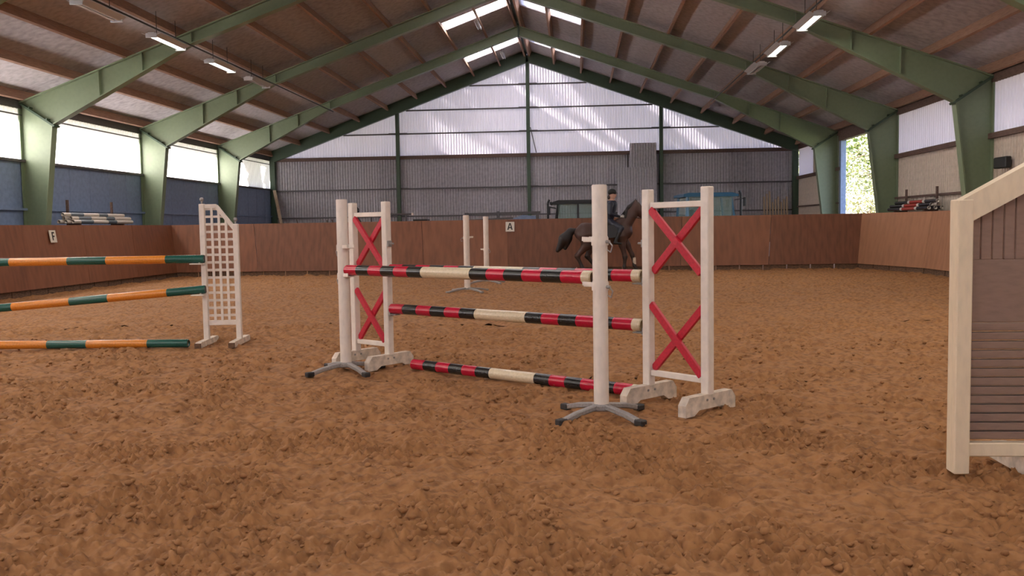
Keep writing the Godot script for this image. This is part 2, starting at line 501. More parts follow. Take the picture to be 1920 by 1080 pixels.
# ---------- roof ----------
func build_roof() -> void:
	var root := base("ceiling")
	tag(root, "dark boarded pitched roof on timber purlins with ridge skylights", "roof", "", "structure")
	var xs := [0.14, 1.25, 2.45, 3.75, 5.1, 6.45, 7.8, 9.2, 10.6, 11.95, 12.75]
	rng.seed = 77
	var ang := atan(PITCH)
	for b in range(-4, 3):
		var za := Z1 - BAY * b + 0.0
		var zb := za - BAY
		if za > ZFRONT + 1.0: continue
		if b == 2: zb = ZW - 0.06
		for sx: float in [-1.0, 1.0]:
			var tilt := Basis(Vector3(0, 0, 1), -sx * ang)
			for i in xs.size():
				var x: float = xs[i]
				if i < xs.size() - 1:
					var p := MB.new()
					p.box(Vector3(XC + sx * x, roof_y(x, 0.125), (za + zb) * 0.5), Vector3(0.075, 0.25, za - zb), tilt)
					obj("purlin", p, M.purlin, root)
					var x2: float = xs[i + 1]
					var xm: float = (x + x2) * 0.5
					if i == 0: xm = x2 * 0.5
					var wd: float = ((x2 - x) if i > 0 else x2) / cos(ang)
					var pieces := [[za, zb]]
					var mats := [M.roof, M.roof2]
					if i < 2:
						var mid := Z1 - BAY * b - 3.3
						pieces = [[za, mid + 0.55], [mid - 0.55, zb]]
						var s := MB.new()
						var lap := 0.2 if i == 1 else 0.0
						corr(s, -0.57, 0.57, -wd * 0.5 - (lap if sx < 0 else 0.0), func(_q): return wd * 0.5 + (lap if sx > 0 else 0.0), 0.142, 0.03, Transform3D(Basis(Vector3(0, 0, 1), tilt * Vector3.RIGHT, Vector3(0, 0, 1).cross(tilt * Vector3.RIGHT)), Vector3(XC + sx * xm, roof_y(xm, 0.29), mid)))
						obj("skylight_pane", s, M.trans_clear, root)
					for q in pieces:
						var pn := MB.new()
						pn.box(Vector3(XC + sx * xm, roof_y(xm, 0.272), (q[0] + q[1]) * 0.5), Vector3(wd + 0.001, 0.04, q[0] - q[1]), tilt)
						obj("roof_board", pn, mats[rng.randi() % 2], root)
	var ridge := MB.new()
	ridge.box(Vector3(XC, 9.31, (ZFRONT + ZW) * 0.5), Vector3(0.16, 0.18, ZFRONT - ZW))
	obj("ridge_beam", ridge, M.green_dark, root)
	var rc := MB.new()
	for sx: float in [-1.0, 1.0]: rc.box(Vector3(XC + sx * 0.15, roof_y(0.15, 0.345), (ZFRONT + ZW) * 0.5), Vector3(0.34, 0.012, ZFRONT - ZW + 0.1), Basis(Vector3(0, 0, 1), -sx * ang))
	obj("ridge_cap", rc, M.outer, root)

# ---------- corrugated sheets ----------
func corr(mb: MB, x0: float, x1: float, yb: float, top: Callable, pitch: float, depth: float, t: Transform3D) -> void:
	var pts := []
	var x := x0
	while x < x1 - 0.001:
		for q in [[0.0, 0.0], [0.3, 0.0], [0.45, 1.0], [0.85, 1.0]]:
			if x + q[0] * pitch < x1: pts.append(Vector2(x + q[0] * pitch, q[1] * depth))
		x += pitch
	pts.append(Vector2(x1, 0))
	for i in pts.size() - 1:
		var a: Vector2 = pts[i]
		var b: Vector2 = pts[i + 1]
		mb.quad(t * Vector3(a.x, yb, a.y), t * Vector3(a.x, top.call(a.x), a.y), t * Vector3(b.x, top.call(b.x), b.y), t * Vector3(b.x, yb, b.y))

func build_back_wall() -> void:
	var root := base("wall_back")
	tag(root, "end gable wall of grey corrugated sheets with translucent sheets above", "end wall", "", "structure")
	var t := Transform3D(Basis.IDENTITY, Vector3(XC, 0, ZW))
	var bk := MB.new()
	bk.box(Vector3(XC, 2.34, ZW - 0.1), Vector3(24.3, 4.72, 0.08))
	obj("backing", bk, M.outer, root)
	var n := 24
	var w := 24.16 / n
	rng.seed = 5
	for i in n:
		var a := -12.08 + i * w
		var s := MB.new()
		corr(s, a, a + w, -0.1, func(_x): return 4.71, w / 8.0, 0.035, t)
		obj("corrugated_sheet", s, [M.steel, M.steel2][rng.randi() % 2], root)
		var g := MB.new()
		var ta := func(x: float) -> float: return maxf(roof_y(x, 0.25), 4.73)
		corr(g, a, a + w, 4.72, ta, w / 8.0, 0.035, t)
		obj("translucent_sheet", g, M.trans, root)
	# posts, girts, sill rail, verge rafters
	for x: float in [-6.03, 0.0, 6.0]:
		var p := MB.new()
		p.box(Vector3(XC + x, roof_y(x, -0.1) * 0.5, ZW + 0.19), Vector3(0.16, roof_y(x, -0.1), 0.2), Basis.IDENTITY, 0.01)
		obj("post", p, M.green_dark, root)
	for x: float in [-11.95, 11.95]:
		var p := MB.new()
		p.box(Vector3(XC + x, 2.35, ZW + 0.2), Vector3(0.24, 4.7, 0.24), Basis.IDENTITY, 0.01)
		obj("corner_post", p, M.green_dark, root)
	for sx: float in [-1.0, 1.0]:
		var r := MB.new()
		r.bar(Vector3(XC + sx * 12.1, roof_y(12.1, -0.02), ZW + 0.24), Vector3(XC, roof_y(0, -0.02), ZW + 0.24), 0.24, 0.50)
		obj("verge_rafter", r, M.green_dark, root)
	for y: float in [1.95, 3.22, 5.74, 6.8, 7.86]:
		var half: float = minf(11.9, HX - (y - 4.5) / PITCH)
		var g := MB.new()
		g.box(Vector3(XC, y, ZW + 0.075), Vector3(half * 2, 0.06, 0.06))
		obj("girt", g, M.galv, root)
		for x: float in [-6.03, 0.0, 6.0]:
			if absf(x) < half:
				var cl := MB.new()
				cl.box(Vector3(XC + x, y + 0.02, ZW + 0.105), Vector3(0.85, 0.05, 0.1))
				obj("girt_cleat", cl, M.galv, root)
	var sl := MB.new()
	sl.box(Vector3(XC, 4.66, ZW + 0.09), Vector3(23.8, 0.16, 0.08))
	obj("sill_rail", sl, M.rail, root)
	var kb := MB.new()
	kb.bar(Vector3(XC + 0.1, 5.9, ZW + 0.16), Vector3(XC + 0.35, 4.75, ZW + 0.16), 0.04, 0.04)
	obj("brace", kb, M.galv, root)

func build_side_walls() -> void:
	for sx: float in [-1.0, 1.0]:
		var side: String = "left" if sx < 0 else "right"
		var root := base("wall_" + side)
		tag(root, "long wall of slate grey panels under the sunlit window band" if sx < 0 else "long wall of beige corrugated sheets with a brown window sill rail", "side wall", "", "structure")
		var wx := XC + sx * 12.1
		for b in range(-4, 3):
			var za := minf(Z1 - BAY * b, ZFRONT)
			var zb := Z1 - BAY * (b + 1)
			if za - zb < 1.0: continue
			var door: bool = sx > 0 and b == 1
			var spans := [[za, zb]]
			if door: spans = [[za, za - 0.75], [za - 5.85, zb]]
			var bk := MB.new()
			for s in spans: bk.box(Vector3(wx + sx * 0.08, 1.6, (s[0] + s[1]) * 0.5), Vector3(0.06, 3.4, s[0] - s[1]))
			obj("backing", bk, M.outer, root)
			for s in spans:
				var cnt: int = maxi(1, int(round((s[0] - s[1]) / 1.07)))
				var w: float = (s[0] - s[1]) / cnt
				for i in cnt:
					var st := MB.new()
					var t := Transform3D(Basis(Vector3(0, 1, 0), -sx * PI / 2), Vector3(wx, 0, s[0] - (i + 0.5) * w))
					if sx > 0: corr(st, -w / 2, w / 2, -0.1, func(_x): return 3.3, w / 8.0, 0.03, t)
					else: st.box(t * Vector3(0, 1.6, 0.0), Vector3(0.03, 3.4, w - 0.012), Basis.IDENTITY, 0.004)
					obj("corrugated_sheet" if sx > 0 else "wall_panel", st, M.beige if sx > 0 else M.slate, root)
			# rails
			var rl := MB.new()
			if sx > 0:
				for s in spans:
					rl.box(Vector3(wx - 0.07, 3.36, (s[0] + s[1]) * 0.5), Vector3(0.12, 0.13, s[0] - s[1]))
				obj("sill_rail", rl, M.rail, root)
				var gl := MB.new()
				for s in spans: gl.box(Vector3(wx - 0.07, 2.08, (s[0] + s[1]) * 0.5), Vector3(0.07, 0.06, s[0] - s[1]))
				obj("girt", gl, M.rail, root)
			else:
				rl.box(Vector3(wx + 0.06, 3.29, (za + zb) * 0.5), Vector3(0.1, 0.07, za - zb))
				obj("sill_rail", rl, M.galv, root)
				var gl := MB.new()
				gl.box(Vector3(wx + 0.06, 2.05, (za + zb) * 0.5), Vector3(0.07, 0.06, za - zb))
				obj("girt", gl, M.slate, root)
			var hd := MB.new()
			hd.box(Vector3(wx, 4.72, (za + zb) * 0.5), Vector3(0.14, 0.2, za - zb))
			var ev := MB.new()
			ev.box(Vector3(wx + sx * 0.03, 4.86, (za + zb) * 0.5), Vector3(0.04, 0.42, za - zb))
			obj("eaves_closure", ev, M.outer, root)
			obj("eaves_rail", hd, M.rail if sx > 0 else M.galv, root)
			# window panes of this bay
			var ws := [[za - 0.02, zb + 0.02]]
			if door: ws = []
			if sx > 0 and b == 2: ws = [[za - 3.6, zb + 0.35]]
			var where: String = ["seventh", "sixth", "fifth", "fourth", "third", "second", "first"][b + 4]
			for q in ws:
				var win := base("window_%d" % ((b + 4) * 2 + (1 if sx < 0 else 2)))
				tag(win, ("bright sunlit translucent window strip above the slate panels, %s from the gable wall" if sx < 0 else "pale lavender translucent window above the beige sheets, %s bay from the gable wall") % where, "window", "", "structure")
				var lo := 3.32 if sx < 0 else 3.42
				var pn := MB.new()
				corr(pn, -(q[0] - q[1]) * 0.5, (q[0] - q[1]) * 0.5, lo - 0.04, func(_q): return 4.7, (q[0] - q[1]) / 42.0, 0.03, Transform3D(Basis(Vector3(0, 1, 0), -sx * PI / 2), Vector3(wx, 0, (q[0] + q[1]) * 0.5)))
				obj("pane", pn, M.trans_clear if sx < 0 else M.trans, win)
				for zz in ([q[0] - 0.0, q[1] + 0.0] if sx < 0 else [q[0], q[1]]):
					var mu := MB.new()
					mu.box(Vector3(wx, (lo + 4.64) * 0.5, zz), Vector3(0.05, 4.64 - lo, 0.05))
					obj("mullion", mu, M.galv, win)
				if sx < 0:
					var hr := MB.new()
					hr.box(Vector3(wx + 0.05, 4.46, (q[0] + q[1]) * 0.5), Vector3(0.05, 0.03, q[0] - q[1]))
					obj("head_rail", hr, M.galv, win)
			if sx > 0 and b == 2:
				var fill := MB.new()
				fill.box(Vector3(wx, 4.0, za - 1.85), Vector3(0.05, 1.4, 3.5))
				obj("blank_panel", fill, M.beige, root)
			if door:
				var tr := base("trim_1")
				tag(tr, "grey steel jambs and brown lintel of the open doorway to the trees", "door trim", "", "structure")
				for q in [[za - 0.75, M.rail], [za - 5.85, M.slate]]:
					var j := MB.new()
					j.box(Vector3(wx - 0.02, 2.2, q[0]), Vector3(0.2, 4.4, 0.22), Basis.IDENTITY, 0.01)
					obj("jamb", j, q[1], tr)
				var li := MB.new()
				li.box(Vector3(wx - 0.04, 4.53, za - 3.3), Vector3(0.2, 0.3, 5.3))
				obj("lintel", li, M.rail, tr)
				var up := MB.new()
				for q in [[za, za - 0.75], [za - 5.85, zb]]: up.box(Vector3(wx, 4.0, (q[0] + q[1]) * 0.5), Vector3(0.06, 1.45, q[0] - q[1]))
				obj("blank_panel", up, M.beige, root)

func build_front_wall() -> void:
	var root := base("wall_front")
	tag(root, "unseen gable wall behind the viewer with translucent sheets enlarged to brighten the hall", "end wall", "", "structure")
	var b := MB.new()
	b.box(Vector3(XC, 0.6, ZFRONT + 0.1), Vector3(24.3, 1.4, 0.12))
	obj("backing", b, M.steel, root)
	for i in 12:  # unseen sheets, clearer and reaching lower than the back gable, added as fill light
		var a := -12.08 + i * 24.16 / 12.0
		var g := MB.new()
		corr(g, a, a + 24.16 / 12.0, 1.3, func(x: float) -> float: return roof_y(x, 0.25), 0.25, 0.035, Transform3D(Basis(Vector3.UP, PI), Vector3(XC, 0, ZFRONT)))
		obj("translucent_sheet", g, M.trans_clear, root)

# ---------- outside ----------
func make_tree(called: String, at: Vector3, height: float, spread: float, leaves: int, leaf: float, cols: Array, sd: int, bare := 0.25) -> Node3D:
	var root := base(called, at)
	rng.seed = sd
	var tr := MB.new()
	var br := MB.new()
	tr.tube(Vector3(0, -0.3, 0), Vector3(0.1 * spread, height * 0.55, 0), 0.02 * height, 0.011 * height, 9)
	tr.tube(Vector3(0.1 * spread, height * 0.55, 0), Vector3(0, height * 0.95, 0.05), 0.011 * height, 0.003 * height, 7)
	var tips := []
	for i in int(18 + leaves / 120.0):
		var h0 := height * rng.randf_range(bare, 0.92)
		var a := rng.randf() * TAU
		var rr := spread * rng.randf_range(0.5, 1.0) * (1.0 - absf(h0 / height - 0.5) * 0.9)
		var p := Vector3(0.05 * spread, h0, 0)
		var q := p + Vector3(cos(a) * rr, rng.randf_range(0.0, 0.22) * height, sin(a) * rr)
		br.tube(p, p.lerp(q, 0.5) + Vector3(0, 0.05 * height, 0), 0.006 * height, 0.004 * height, 5, false)
		br.tube(p.lerp(q, 0.5) + Vector3(0, 0.05 * height, 0), q, 0.004 * height, 0.0015 * height, 5, false)
		tips.append([p, q])
	obj("trunk", tr, M.bark, root)
	obj("branches", br, M.bark, root)
	var lf := MB.new()
	for i in leaves:
		var t: Array = tips[rng.randi() % tips.size()]
		var o: Vector3 = t[0].lerp(t[1], sqrt(rng.randf_range(0.12, 1.15))) + Vector3(rng.randfn(0, 0.16), rng.randfn(0, 0.14), rng.randfn(0, 0.16)) * spread * 0.55
		var d := Vector3(rng.randfn(), rng.randfn() * 0.6, rng.randfn()).normalized()
		var e := d.cross(Vector3(rng.randfn(), rng.randfn(), rng.randfn())).normalized()
		var s := leaf * rng.randf_range(0.6, 1.3)
		lf.col = cols[rng.randi() % cols.size()] * 0.42
		lf.quad(o - d * s, o + e * s * 0.55, o + d * s, o - e * s * 0.55)
	var fo := obj("foliage", lf, M.leaf, root)
	fo.set_meta("kind", "stuff")
	return root

func build_outside() -> void:
	var g := MB.new()
	g.box(Vector3(0, -0.42, -30), Vector3(260, 0.3, 260))
	tag(obj("ground", g, M.grass), "grassy ground outside the hall seen through the open doorway", "ground", "", "structure")
	var bright := [Color(0.40, 0.44, 0.20), Color(0.46, 0.48, 0.26), Color(0.30, 0.38, 0.16), Color(0.52, 0.52, 0.34)]
	var deep := [Color(0.20, 0.30, 0.08), Color(0.28, 0.36, 0.10), Color(0.16, 0.24, 0.07)]
	var pale := [Color(0.62, 0.60, 0.34), Color(0.55, 0.56, 0.24), Color(0.68, 0.64, 0.42)]
	tag(make_tree("shrub", Vector3(13.9, -0.25, -44.5), 2.9, 2.2, 6500, 0.06, pale, 101, 0.05), "pale twiggy shrub low in the open doorway", "shrub")
	tag(make_tree("shrub", Vector3(15.6, -0.25, -49.5), 4.0, 2.6, 6500, 0.075, bright, 102, 0.05), "yellow-green leafy shrub behind the pale twiggy one outside the doorway", "shrub")
	tag(make_tree("tree", Vector3(19.5, -0.25, -60), 10.0, 4.2, 9000, 0.13, bright, 103, 0.2), "tall yellow-green tree filling the top of the open doorway", "tree")
	tag(make_tree("tree", Vector3(24.5, -0.25, -72), 12.0, 6.0, 9000, 0.24, deep, 104, 0.15), "darker green tree deep behind the shrubs outside the doorway", "tree")
	tag(make_tree("tree", Vector3(22.5, -0.25, -86), 13.0, 5.0, 9000, 0.2, deep, 105, 0.2), "distant dark tree by the doorway jamb outside", "tree")
	# trees whose shade falls on the gable and on the window in the far corner
	var k := 0
	for p in [[-24.0, -43.6, 24.0, 4.2], [-34.0, -44.6, 30.0, 4.2], [-10.6, -44.7, 20.0, 3.0], [-17.2, -39.4, 9.0, 1.9]]:
		tag(make_tree("shade_tree", Vector3(p[0], -0.25, p[1]), p[2], p[3], 85, 0.95, deep, 201 + k, 0.3), "tall tree behind the gable wall whose shadow dapples the translucent sheets, %s" % ["beside the building corner", "standing furthest out", "close behind the sheets", "before the corner window"][k], "tree", "trees shading the gable")
		k += 1

# ---------- lamps ----------
func build_lamps() -> void:
	for sx: float in [-1.0, 1.0]:
		var zs := [-27.15, -24.3, -21.05, -17.95, -14.7, -11.6, -8.4, -5.2, -2.0]
		for i in zs.size():
			var on: bool = i != 0 and i != 3
			var at := Vector3(XC + sx * 7.42, 5.86, zs[i])
			var root := base("strip_lamp", at)
			var b := MB.new()
			b.box(Vector3(0, 0.045, 0), Vector3(0.16, 0.06, 1.58), Basis.IDENTITY, 0.01)
			obj("housing", b, M.fixture, root)
			for s: float in [-1.0, 1.0]:
				var rf := MB.new()
				rf.box(Vector3(s * 0.15, 0.02, 0), Vector3(0.16, 0.008, 1.56), Basis(Vector3(0, 0, 1), s * 0.45))
				obj("reflector", rf, M.fixture, root)
				var tb := MB.new()
				tb.tube(Vector3(s * 0.055, -0.01, -0.74), Vector3(s * 0.055, -0.01, 0.74), 0.02, 0.02, 8)
				obj("lamp_tube", tb, M.tube_on if on else M.tube_off, root)
				var ec := MB.new()
				ec.box(Vector3(0, 0.0, s * 0.77), Vector3(0.26, 0.1, 0.03))
				obj("end_cap", ec, M.fixture, root)
				var hg := MB.new()
				hg.tube(Vector3(0, 0.07, s * 0.5), Vector3(0, roof_y(7.42, -0.0) - 5.86 + 0.02, s * 0.5), 0.008, 0.008, 5)
				obj("hanger", hg, M.dark, root)
			if on:
				var a := AreaLight3D.new()
				a.name = "lamp_glow"
				a.area_size = Vector2(0.2, 1.45)
				a.light_color = Color(1.0, 0.97, 0.91); a.light_energy = 7.5
				a.area_normalize_energy = false
				a.shadow_enabled = true
				a.rotation.x = -PI / 2
				a.position = Vector3(0, -0.045, 0)
				a.area_range = 60.0
				a.area_attenuation = 2.0
				root.add_child(a)
			var ord: String = ["first", "second", "third", "fourth", "fifth", "sixth", "seventh", "eighth", "ninth"][i]
			tag(root, ("lit twin-tube strip lamp on the %s, %s counted from the gable wall" if on else "unlit twin-tube strip lamp on the %s, %s counted from the gable wall") % ["sunlit window side" if sx < 0 else "doorway side", ord], "lamp", "strip lamps under the roof")
	var cn := 0
	for sx: float in [-1.0, 1.0]:
		var c := MB.new()
		c.tube(Vector3(XC + sx * 7.3, 6.0, -35.3), Vector3(XC + sx * 7.3, 6.0, 2.5), 0.02, 0.02, 6)
		tag(obj("lamp_conduit", c, M.dark), "dark conduit carrying the strip lamps on the %s" % ["sunlit window side", "doorway side"][cn], "conduit")
		cn += 1
	# two small unlit lamps hanging near the ridge
	for q in [[-1.15, -31.5, "by the nearer skylight"], [-0.75, -37.2, "by the skylight closest to the gable"]]:
		var root := base("ridge_lamp", Vector3(XC + q[0], 8.35, q[1]))
		var h := MB.new()
		h.box(Vector3(0, 0, 0), Vector3(0.12, 0.06, 1.3), Basis.IDENTITY, 0.01)
		obj("housing", h, M.fixture, root)
		for s: float in [-1.0, 1.0]:
			var tb := MB.new()
			tb.tube(Vector3(s * 0.05, -0.05, -0.6), Vector3(s * 0.05, -0.05, 0.6), 0.02, 0.02, 8)
			obj("lamp_tube", tb, M.tube_off, root)
			var hg := MB.new()
			hg.tube(Vector3(0, 0.02, s * 0.5), Vector3(0, roof_y(q[0]) - 8.35 + 0.02, s * 0.5), 0.008, 0.008, 5)
			obj("hanger", hg, M.dark, root)
		tag(root, "small unlit strip lamp hanging at the ridge " + q[2], "lamp", "ridge lamps")

# ---------- poles and stands ----------
func pole(called: String, a: Vector3, b: Vector3, r: float, bands: Array, cap: Color) -> MeshInstance3D:
	# bands: [fraction of its end, linear colour]; the pole lies from its own origin along -z... built about its own middle
	var mb := MB.new()
	var mid := (a + b) * 0.5
	var p := a - mid
	var q := b - mid
	var t0 := 0.0
	for k in bands:
		mb.col = k[1]
		var e: float = k[0]
		var n := 1
		for i in n: mb.tube(p.lerp(q, t0), p.lerp(q, e), r, r, 20, false)
		t0 = e
	mb.col = cap
	var d := (q - p).normalized()
	for s in [[p, -d], [q, d]]:
		mb.tube(s[0], s[0] + s[1] * 0.008, r, r * 0.86, 20, false)
		mb.tube(s[0] + s[1] * 0.008, s[0] + s[1] * 0.0085, r * 0.86, 0.0, 20, false)
	var o := obj(called, mb, M.pole)
	o.position = mid
	return o

func lin(r: int, g: int, b: int) -> Color:
	return Color8(r, g, b).srgb_to_linear()

func red_black(white_l: float, white_r: float) -> Array:
	var R := lin(196, 24, 56)
	var K := lin(42, 42, 40)
	var W := lin(226, 208, 176)
	var out := []
	var f := white_l / 6.0
	for i in 6: out.append([f * (i + 1), R if i % 2 == 0 else K])
	out.append([white_r, W])
	var g := (0.975 - white_r) / 6.0
	for i in 6: out.append([white_r + g * (i + 1), K if i % 2 == 0 else R])
	out.append([1.0, W])
	return out

func pillar(at: Vector3, height: float, r: float, cups: Array, cup_dir: float, label: String, leg: float, dark_feet: bool) -> Node3D:
	var root := base("round_jump_standard", at)
	var p := MB.new()
	p.tube(Vector3(0, 0.085, 0), Vector3(0, height - 0.006, 0), r, r, 28, false)
	p.tube(Vector3(0, height - 0.006, 0), Vector3(0, height, 0), r, r - 0.006, 28)
	obj("post", p, M.pvc, root)
	var hub := MB.new()
	hub.tube(Vector3(0, 0.05, 0), Vector3(0, 0.115, 0), r * 0.98, r * 0.98, 16)
	hub.box(Vector3(0, 0.075, 0), Vector3(0.13, 0.05, 0.13), Basis.IDENTITY, 0.01)
	obj("hub", hub, M.metal, root)
	for k in 4:
		var a: float = 0.74 + k * PI / 2
		var d := Vector3(cos(a), 0, -sin(a))
		var l := MB.new()
		l.bar(d * 0.03 + Vector3(0, 0.085, 0), d * leg * 0.72 + Vector3(0, 0.05, 0), 0.048, 0.04, Vector3.UP, 0.008)
		l.bar(d * leg * 0.68 + Vector3(0, 0.052, 0), d * leg + Vector3(0, 0.022, 0), 0.048, 0.04, Vector3.UP, 0.008)
		obj("leg", l, M.metal, root)
		var f := MB.new()
		f.box(d * (leg + 0.02) + Vector3(0, 0.02, 0), Vector3(0.08, 0.045, 0.06), Basis(Vector3.UP, a), 0.008)
		obj("foot_cap", f, M.dark if dark_feet else M.metal, root)
	for y in cups:
		var c := MB.new()
		c.tube(Vector3(0, y - 0.026, 0), Vector3(0, y + 0.026, 0), r + 0.007, r + 0.007, 24, true)
		c.tube(Vector3(0, y + 0.026, 0), Vector3(0, y + 0.04, 0), r + 0.007, r + 0.002, 24, false)
		var cd := Vector3(cos(cup_dir), 0, -sin(cup_dir))
		c.bar(cd * (r - 0.01) + Vector3(0, y + 0.004, 0), cd * (r + 0.075) + Vector3(0, y + 0.004, 0), 0.075, 0.012, Vector3.UP, 0.003)
		var sd := cd.cross(Vector3.UP)
		for s: float in [-1.0, 1.0]: c.bar(cd * (r - 0.01) + sd * s * 0.036 + Vector3(0, y + 0.018, 0), cd * (r + 0.078) + sd * s * 0.04 + Vector3(0, y + 0.022, 0), 0.008, 0.03, Vector3.UP)
		var cu := obj("cup", c, M.pvc, root)
		var pin := MB.new()
		pin.tube(-cd * (r - 0.01) + Vector3(0, y, 0), -cd * (r + 0.035) + Vector3(0, y, 0), 0.012, 0.012, 8)
		pin.path([-cd * (r + 0.03) + Vector3(0, y, 0), -cd * (r + 0.06) + Vector3(0, y - 0.03, 0), -cd * (r + 0.045) + Vector3(0, y - 0.075, 0), -cd * (r + 0.015) + Vector3(0, y - 0.06, 0)], 0.005, 6)
		obj("pin", pin, M.metal, cu)
	tag(root, label, "jump stand", "round jump standards")
	return root

func ladder_wing(a: Vector3, b: Vector3, label: String, cups_on_a: bool, shade: bool) -> Node3D:
	# uprights at a and b on the ground; local x runs from a to b
	var d := b - a
	var root := base("ladder_wing", (a + b) * 0.5, atan2(-d.z, d.x))
	var w := d.length() * 0.5
	for s: float in [-1.0, 1.0]:
		var u := MB.new()
		u.box(Vector3(s * w, 0.90, 0), Vector3(0.072, 1.54, 0.072), Basis.IDENTITY, 0.006)
		obj("upright", u, M.white, root)
		var f := MB.new()
		var pl := PackedVector2Array([Vector2(-0.3, 0.0), Vector2(-0.3, 0.085), Vector2(-0.255, 0.14), Vector2(0.255, 0.14), Vector2(0.3, 0.085), Vector2(0.3, 0.0), Vector2(0.2, 0.0), Vector2(0.14, 0.035), Vector2(-0.14, 0.035), Vector2(-0.2, 0.0)])
		f.prism(pl, -0.035, 0.035, Transform3D(Basis(Vector3.UP, PI / 2), Vector3(s * w, 0, 0)))
		var fo := obj("foot", f, M.white_dirty, root)
		for q in [-0.03, 0.05]:
			var bo := MB.new()
			bo.tube(Vector3(s * w + 0.034, 0.1, q), Vector3(s * w + 0.041, 0.1, q), 0.01, 0.01, 6)
			obj("bolt", bo, M.metal, fo)
	for q in [[1.545, 0.045], [0.235, 0.045]]:
		var r := MB.new()
		r.box(Vector3(0, q[0], 0), Vector3(2 * w - 0.07, q[1], 0.04), Basis.IDENTITY, 0.004)
		obj("rail", r, M.white, root)
	for q in [[1.515, 1.03], [0.78, 0.265]]:
		for s: float in [-1.0, 1.0]:
			var k := MB.new()
			k.bar(Vector3(-s * (w - 0.04), q[0], 0.016 * s), Vector3(s * (w - 0.04), q[1], 0.016 * s), 0.03, 0.058, Vector3.UP, 0.003)
			obj("cross_brace", k, M.red, root)
	var side: float = -1.0 if cups_on_a else 1.0
	for y: float in [0.945, 0.555, 1.25]:
		var c := MB.new()
		c.box(Vector3(side * (w + 0.045), y, 0), Vector3(0.02, 0.06, 0.05), Basis.IDENTITY, 0.003)
		if y < 1.2: c.box(Vector3(side * (w + 0.09), y - 0.012, 0), Vector3(0.1, 0.012, 0.07), Basis.IDENTITY, 0.003)
		else: c.tube(Vector3(side * (w + 0.05), y, 0), Vector3(side * (w + 0.1), y, 0), 0.01, 0.01, 6)
		obj("cup", c, M.metal, root)
	tag(root, label, "jump wing", "white ladder wings with red crosses")
	return root

func build_main_jump() -> void:
	var A := Vector3(0.165, 0, -6.58)
	var B := Vector3(-2.275, 0, -8.70)
	var dir := (A - B).normalized()
	var ang := atan2(-dir.z, dir.x)
	pillar(B, 1.69, 0.055, [1.215, 0.94], ang, "white round jump standard beside the ladder wing further from the cream wing", 0.37, true)
	pillar(A, 1.69, 0.055, [1.28, 0.955], ang + PI, "white round jump standard standing before the cantering horse, on a grey four-legged base", 0.37, true)
	var RL := Vector3(0.555, 0, -7.16)
	var RR := Vector3(0.955, 0, -6.76)
	var LL := Vector3(-2.31, 0, -9.27)
	var LR := Vector3(-1.90, 0, -8.97)
	ladder_wing(LL, LR, "white ladder wing with red crosses and no tractor behind it", false, true)
	ladder_wing(RL, RR, "white ladder wing with red crosses in front of the blue tractor cab", true, false)
	var cap := lin(190, 170, 135)
	# front top pole between the round standards
	tag(pole("jump_pole", B + dir * 0.07 + Vector3(0, 1.005, 0), A - dir * 0.07 + Vector3(0, 1.02, 0), 0.05, red_black(0.377, 0.582), cap), "top red, black and white striped pole between the round standards", "pole", "red and black striped poles")
	var wd := (RL - LR).normalized()
	var p := LR + wd * 0.06
	var q := RL - wd * 0.06
	tag(pole("jump_pole", p + Vector3(0, 0.995, 0), q + Vector3(0, 0.995, 0), 0.05, red_black(0.39, 0.59), cap), "top striped pole between the ladder wings, behind the pole of the round standards", "pole", "red and black striped poles")
	tag(pole("jump_pole", p + Vector3(0, 0.60, 0), q + Vector3(0, 0.605, 0), 0.05, red_black(0.395, 0.6), cap), "middle red, black and white striped pole between the ladder wings", "pole", "red and black striped poles")
	tag(pole("jump_pole", Vector3(-1.62, 0.062, -8.78), Vector3(0.50, 0.055, -7.32), 0.05, red_black(0.39, 0.59), cap), "bottom red, black and white striped pole lying on the sand between the wings", "pole", "red and black striped poles")

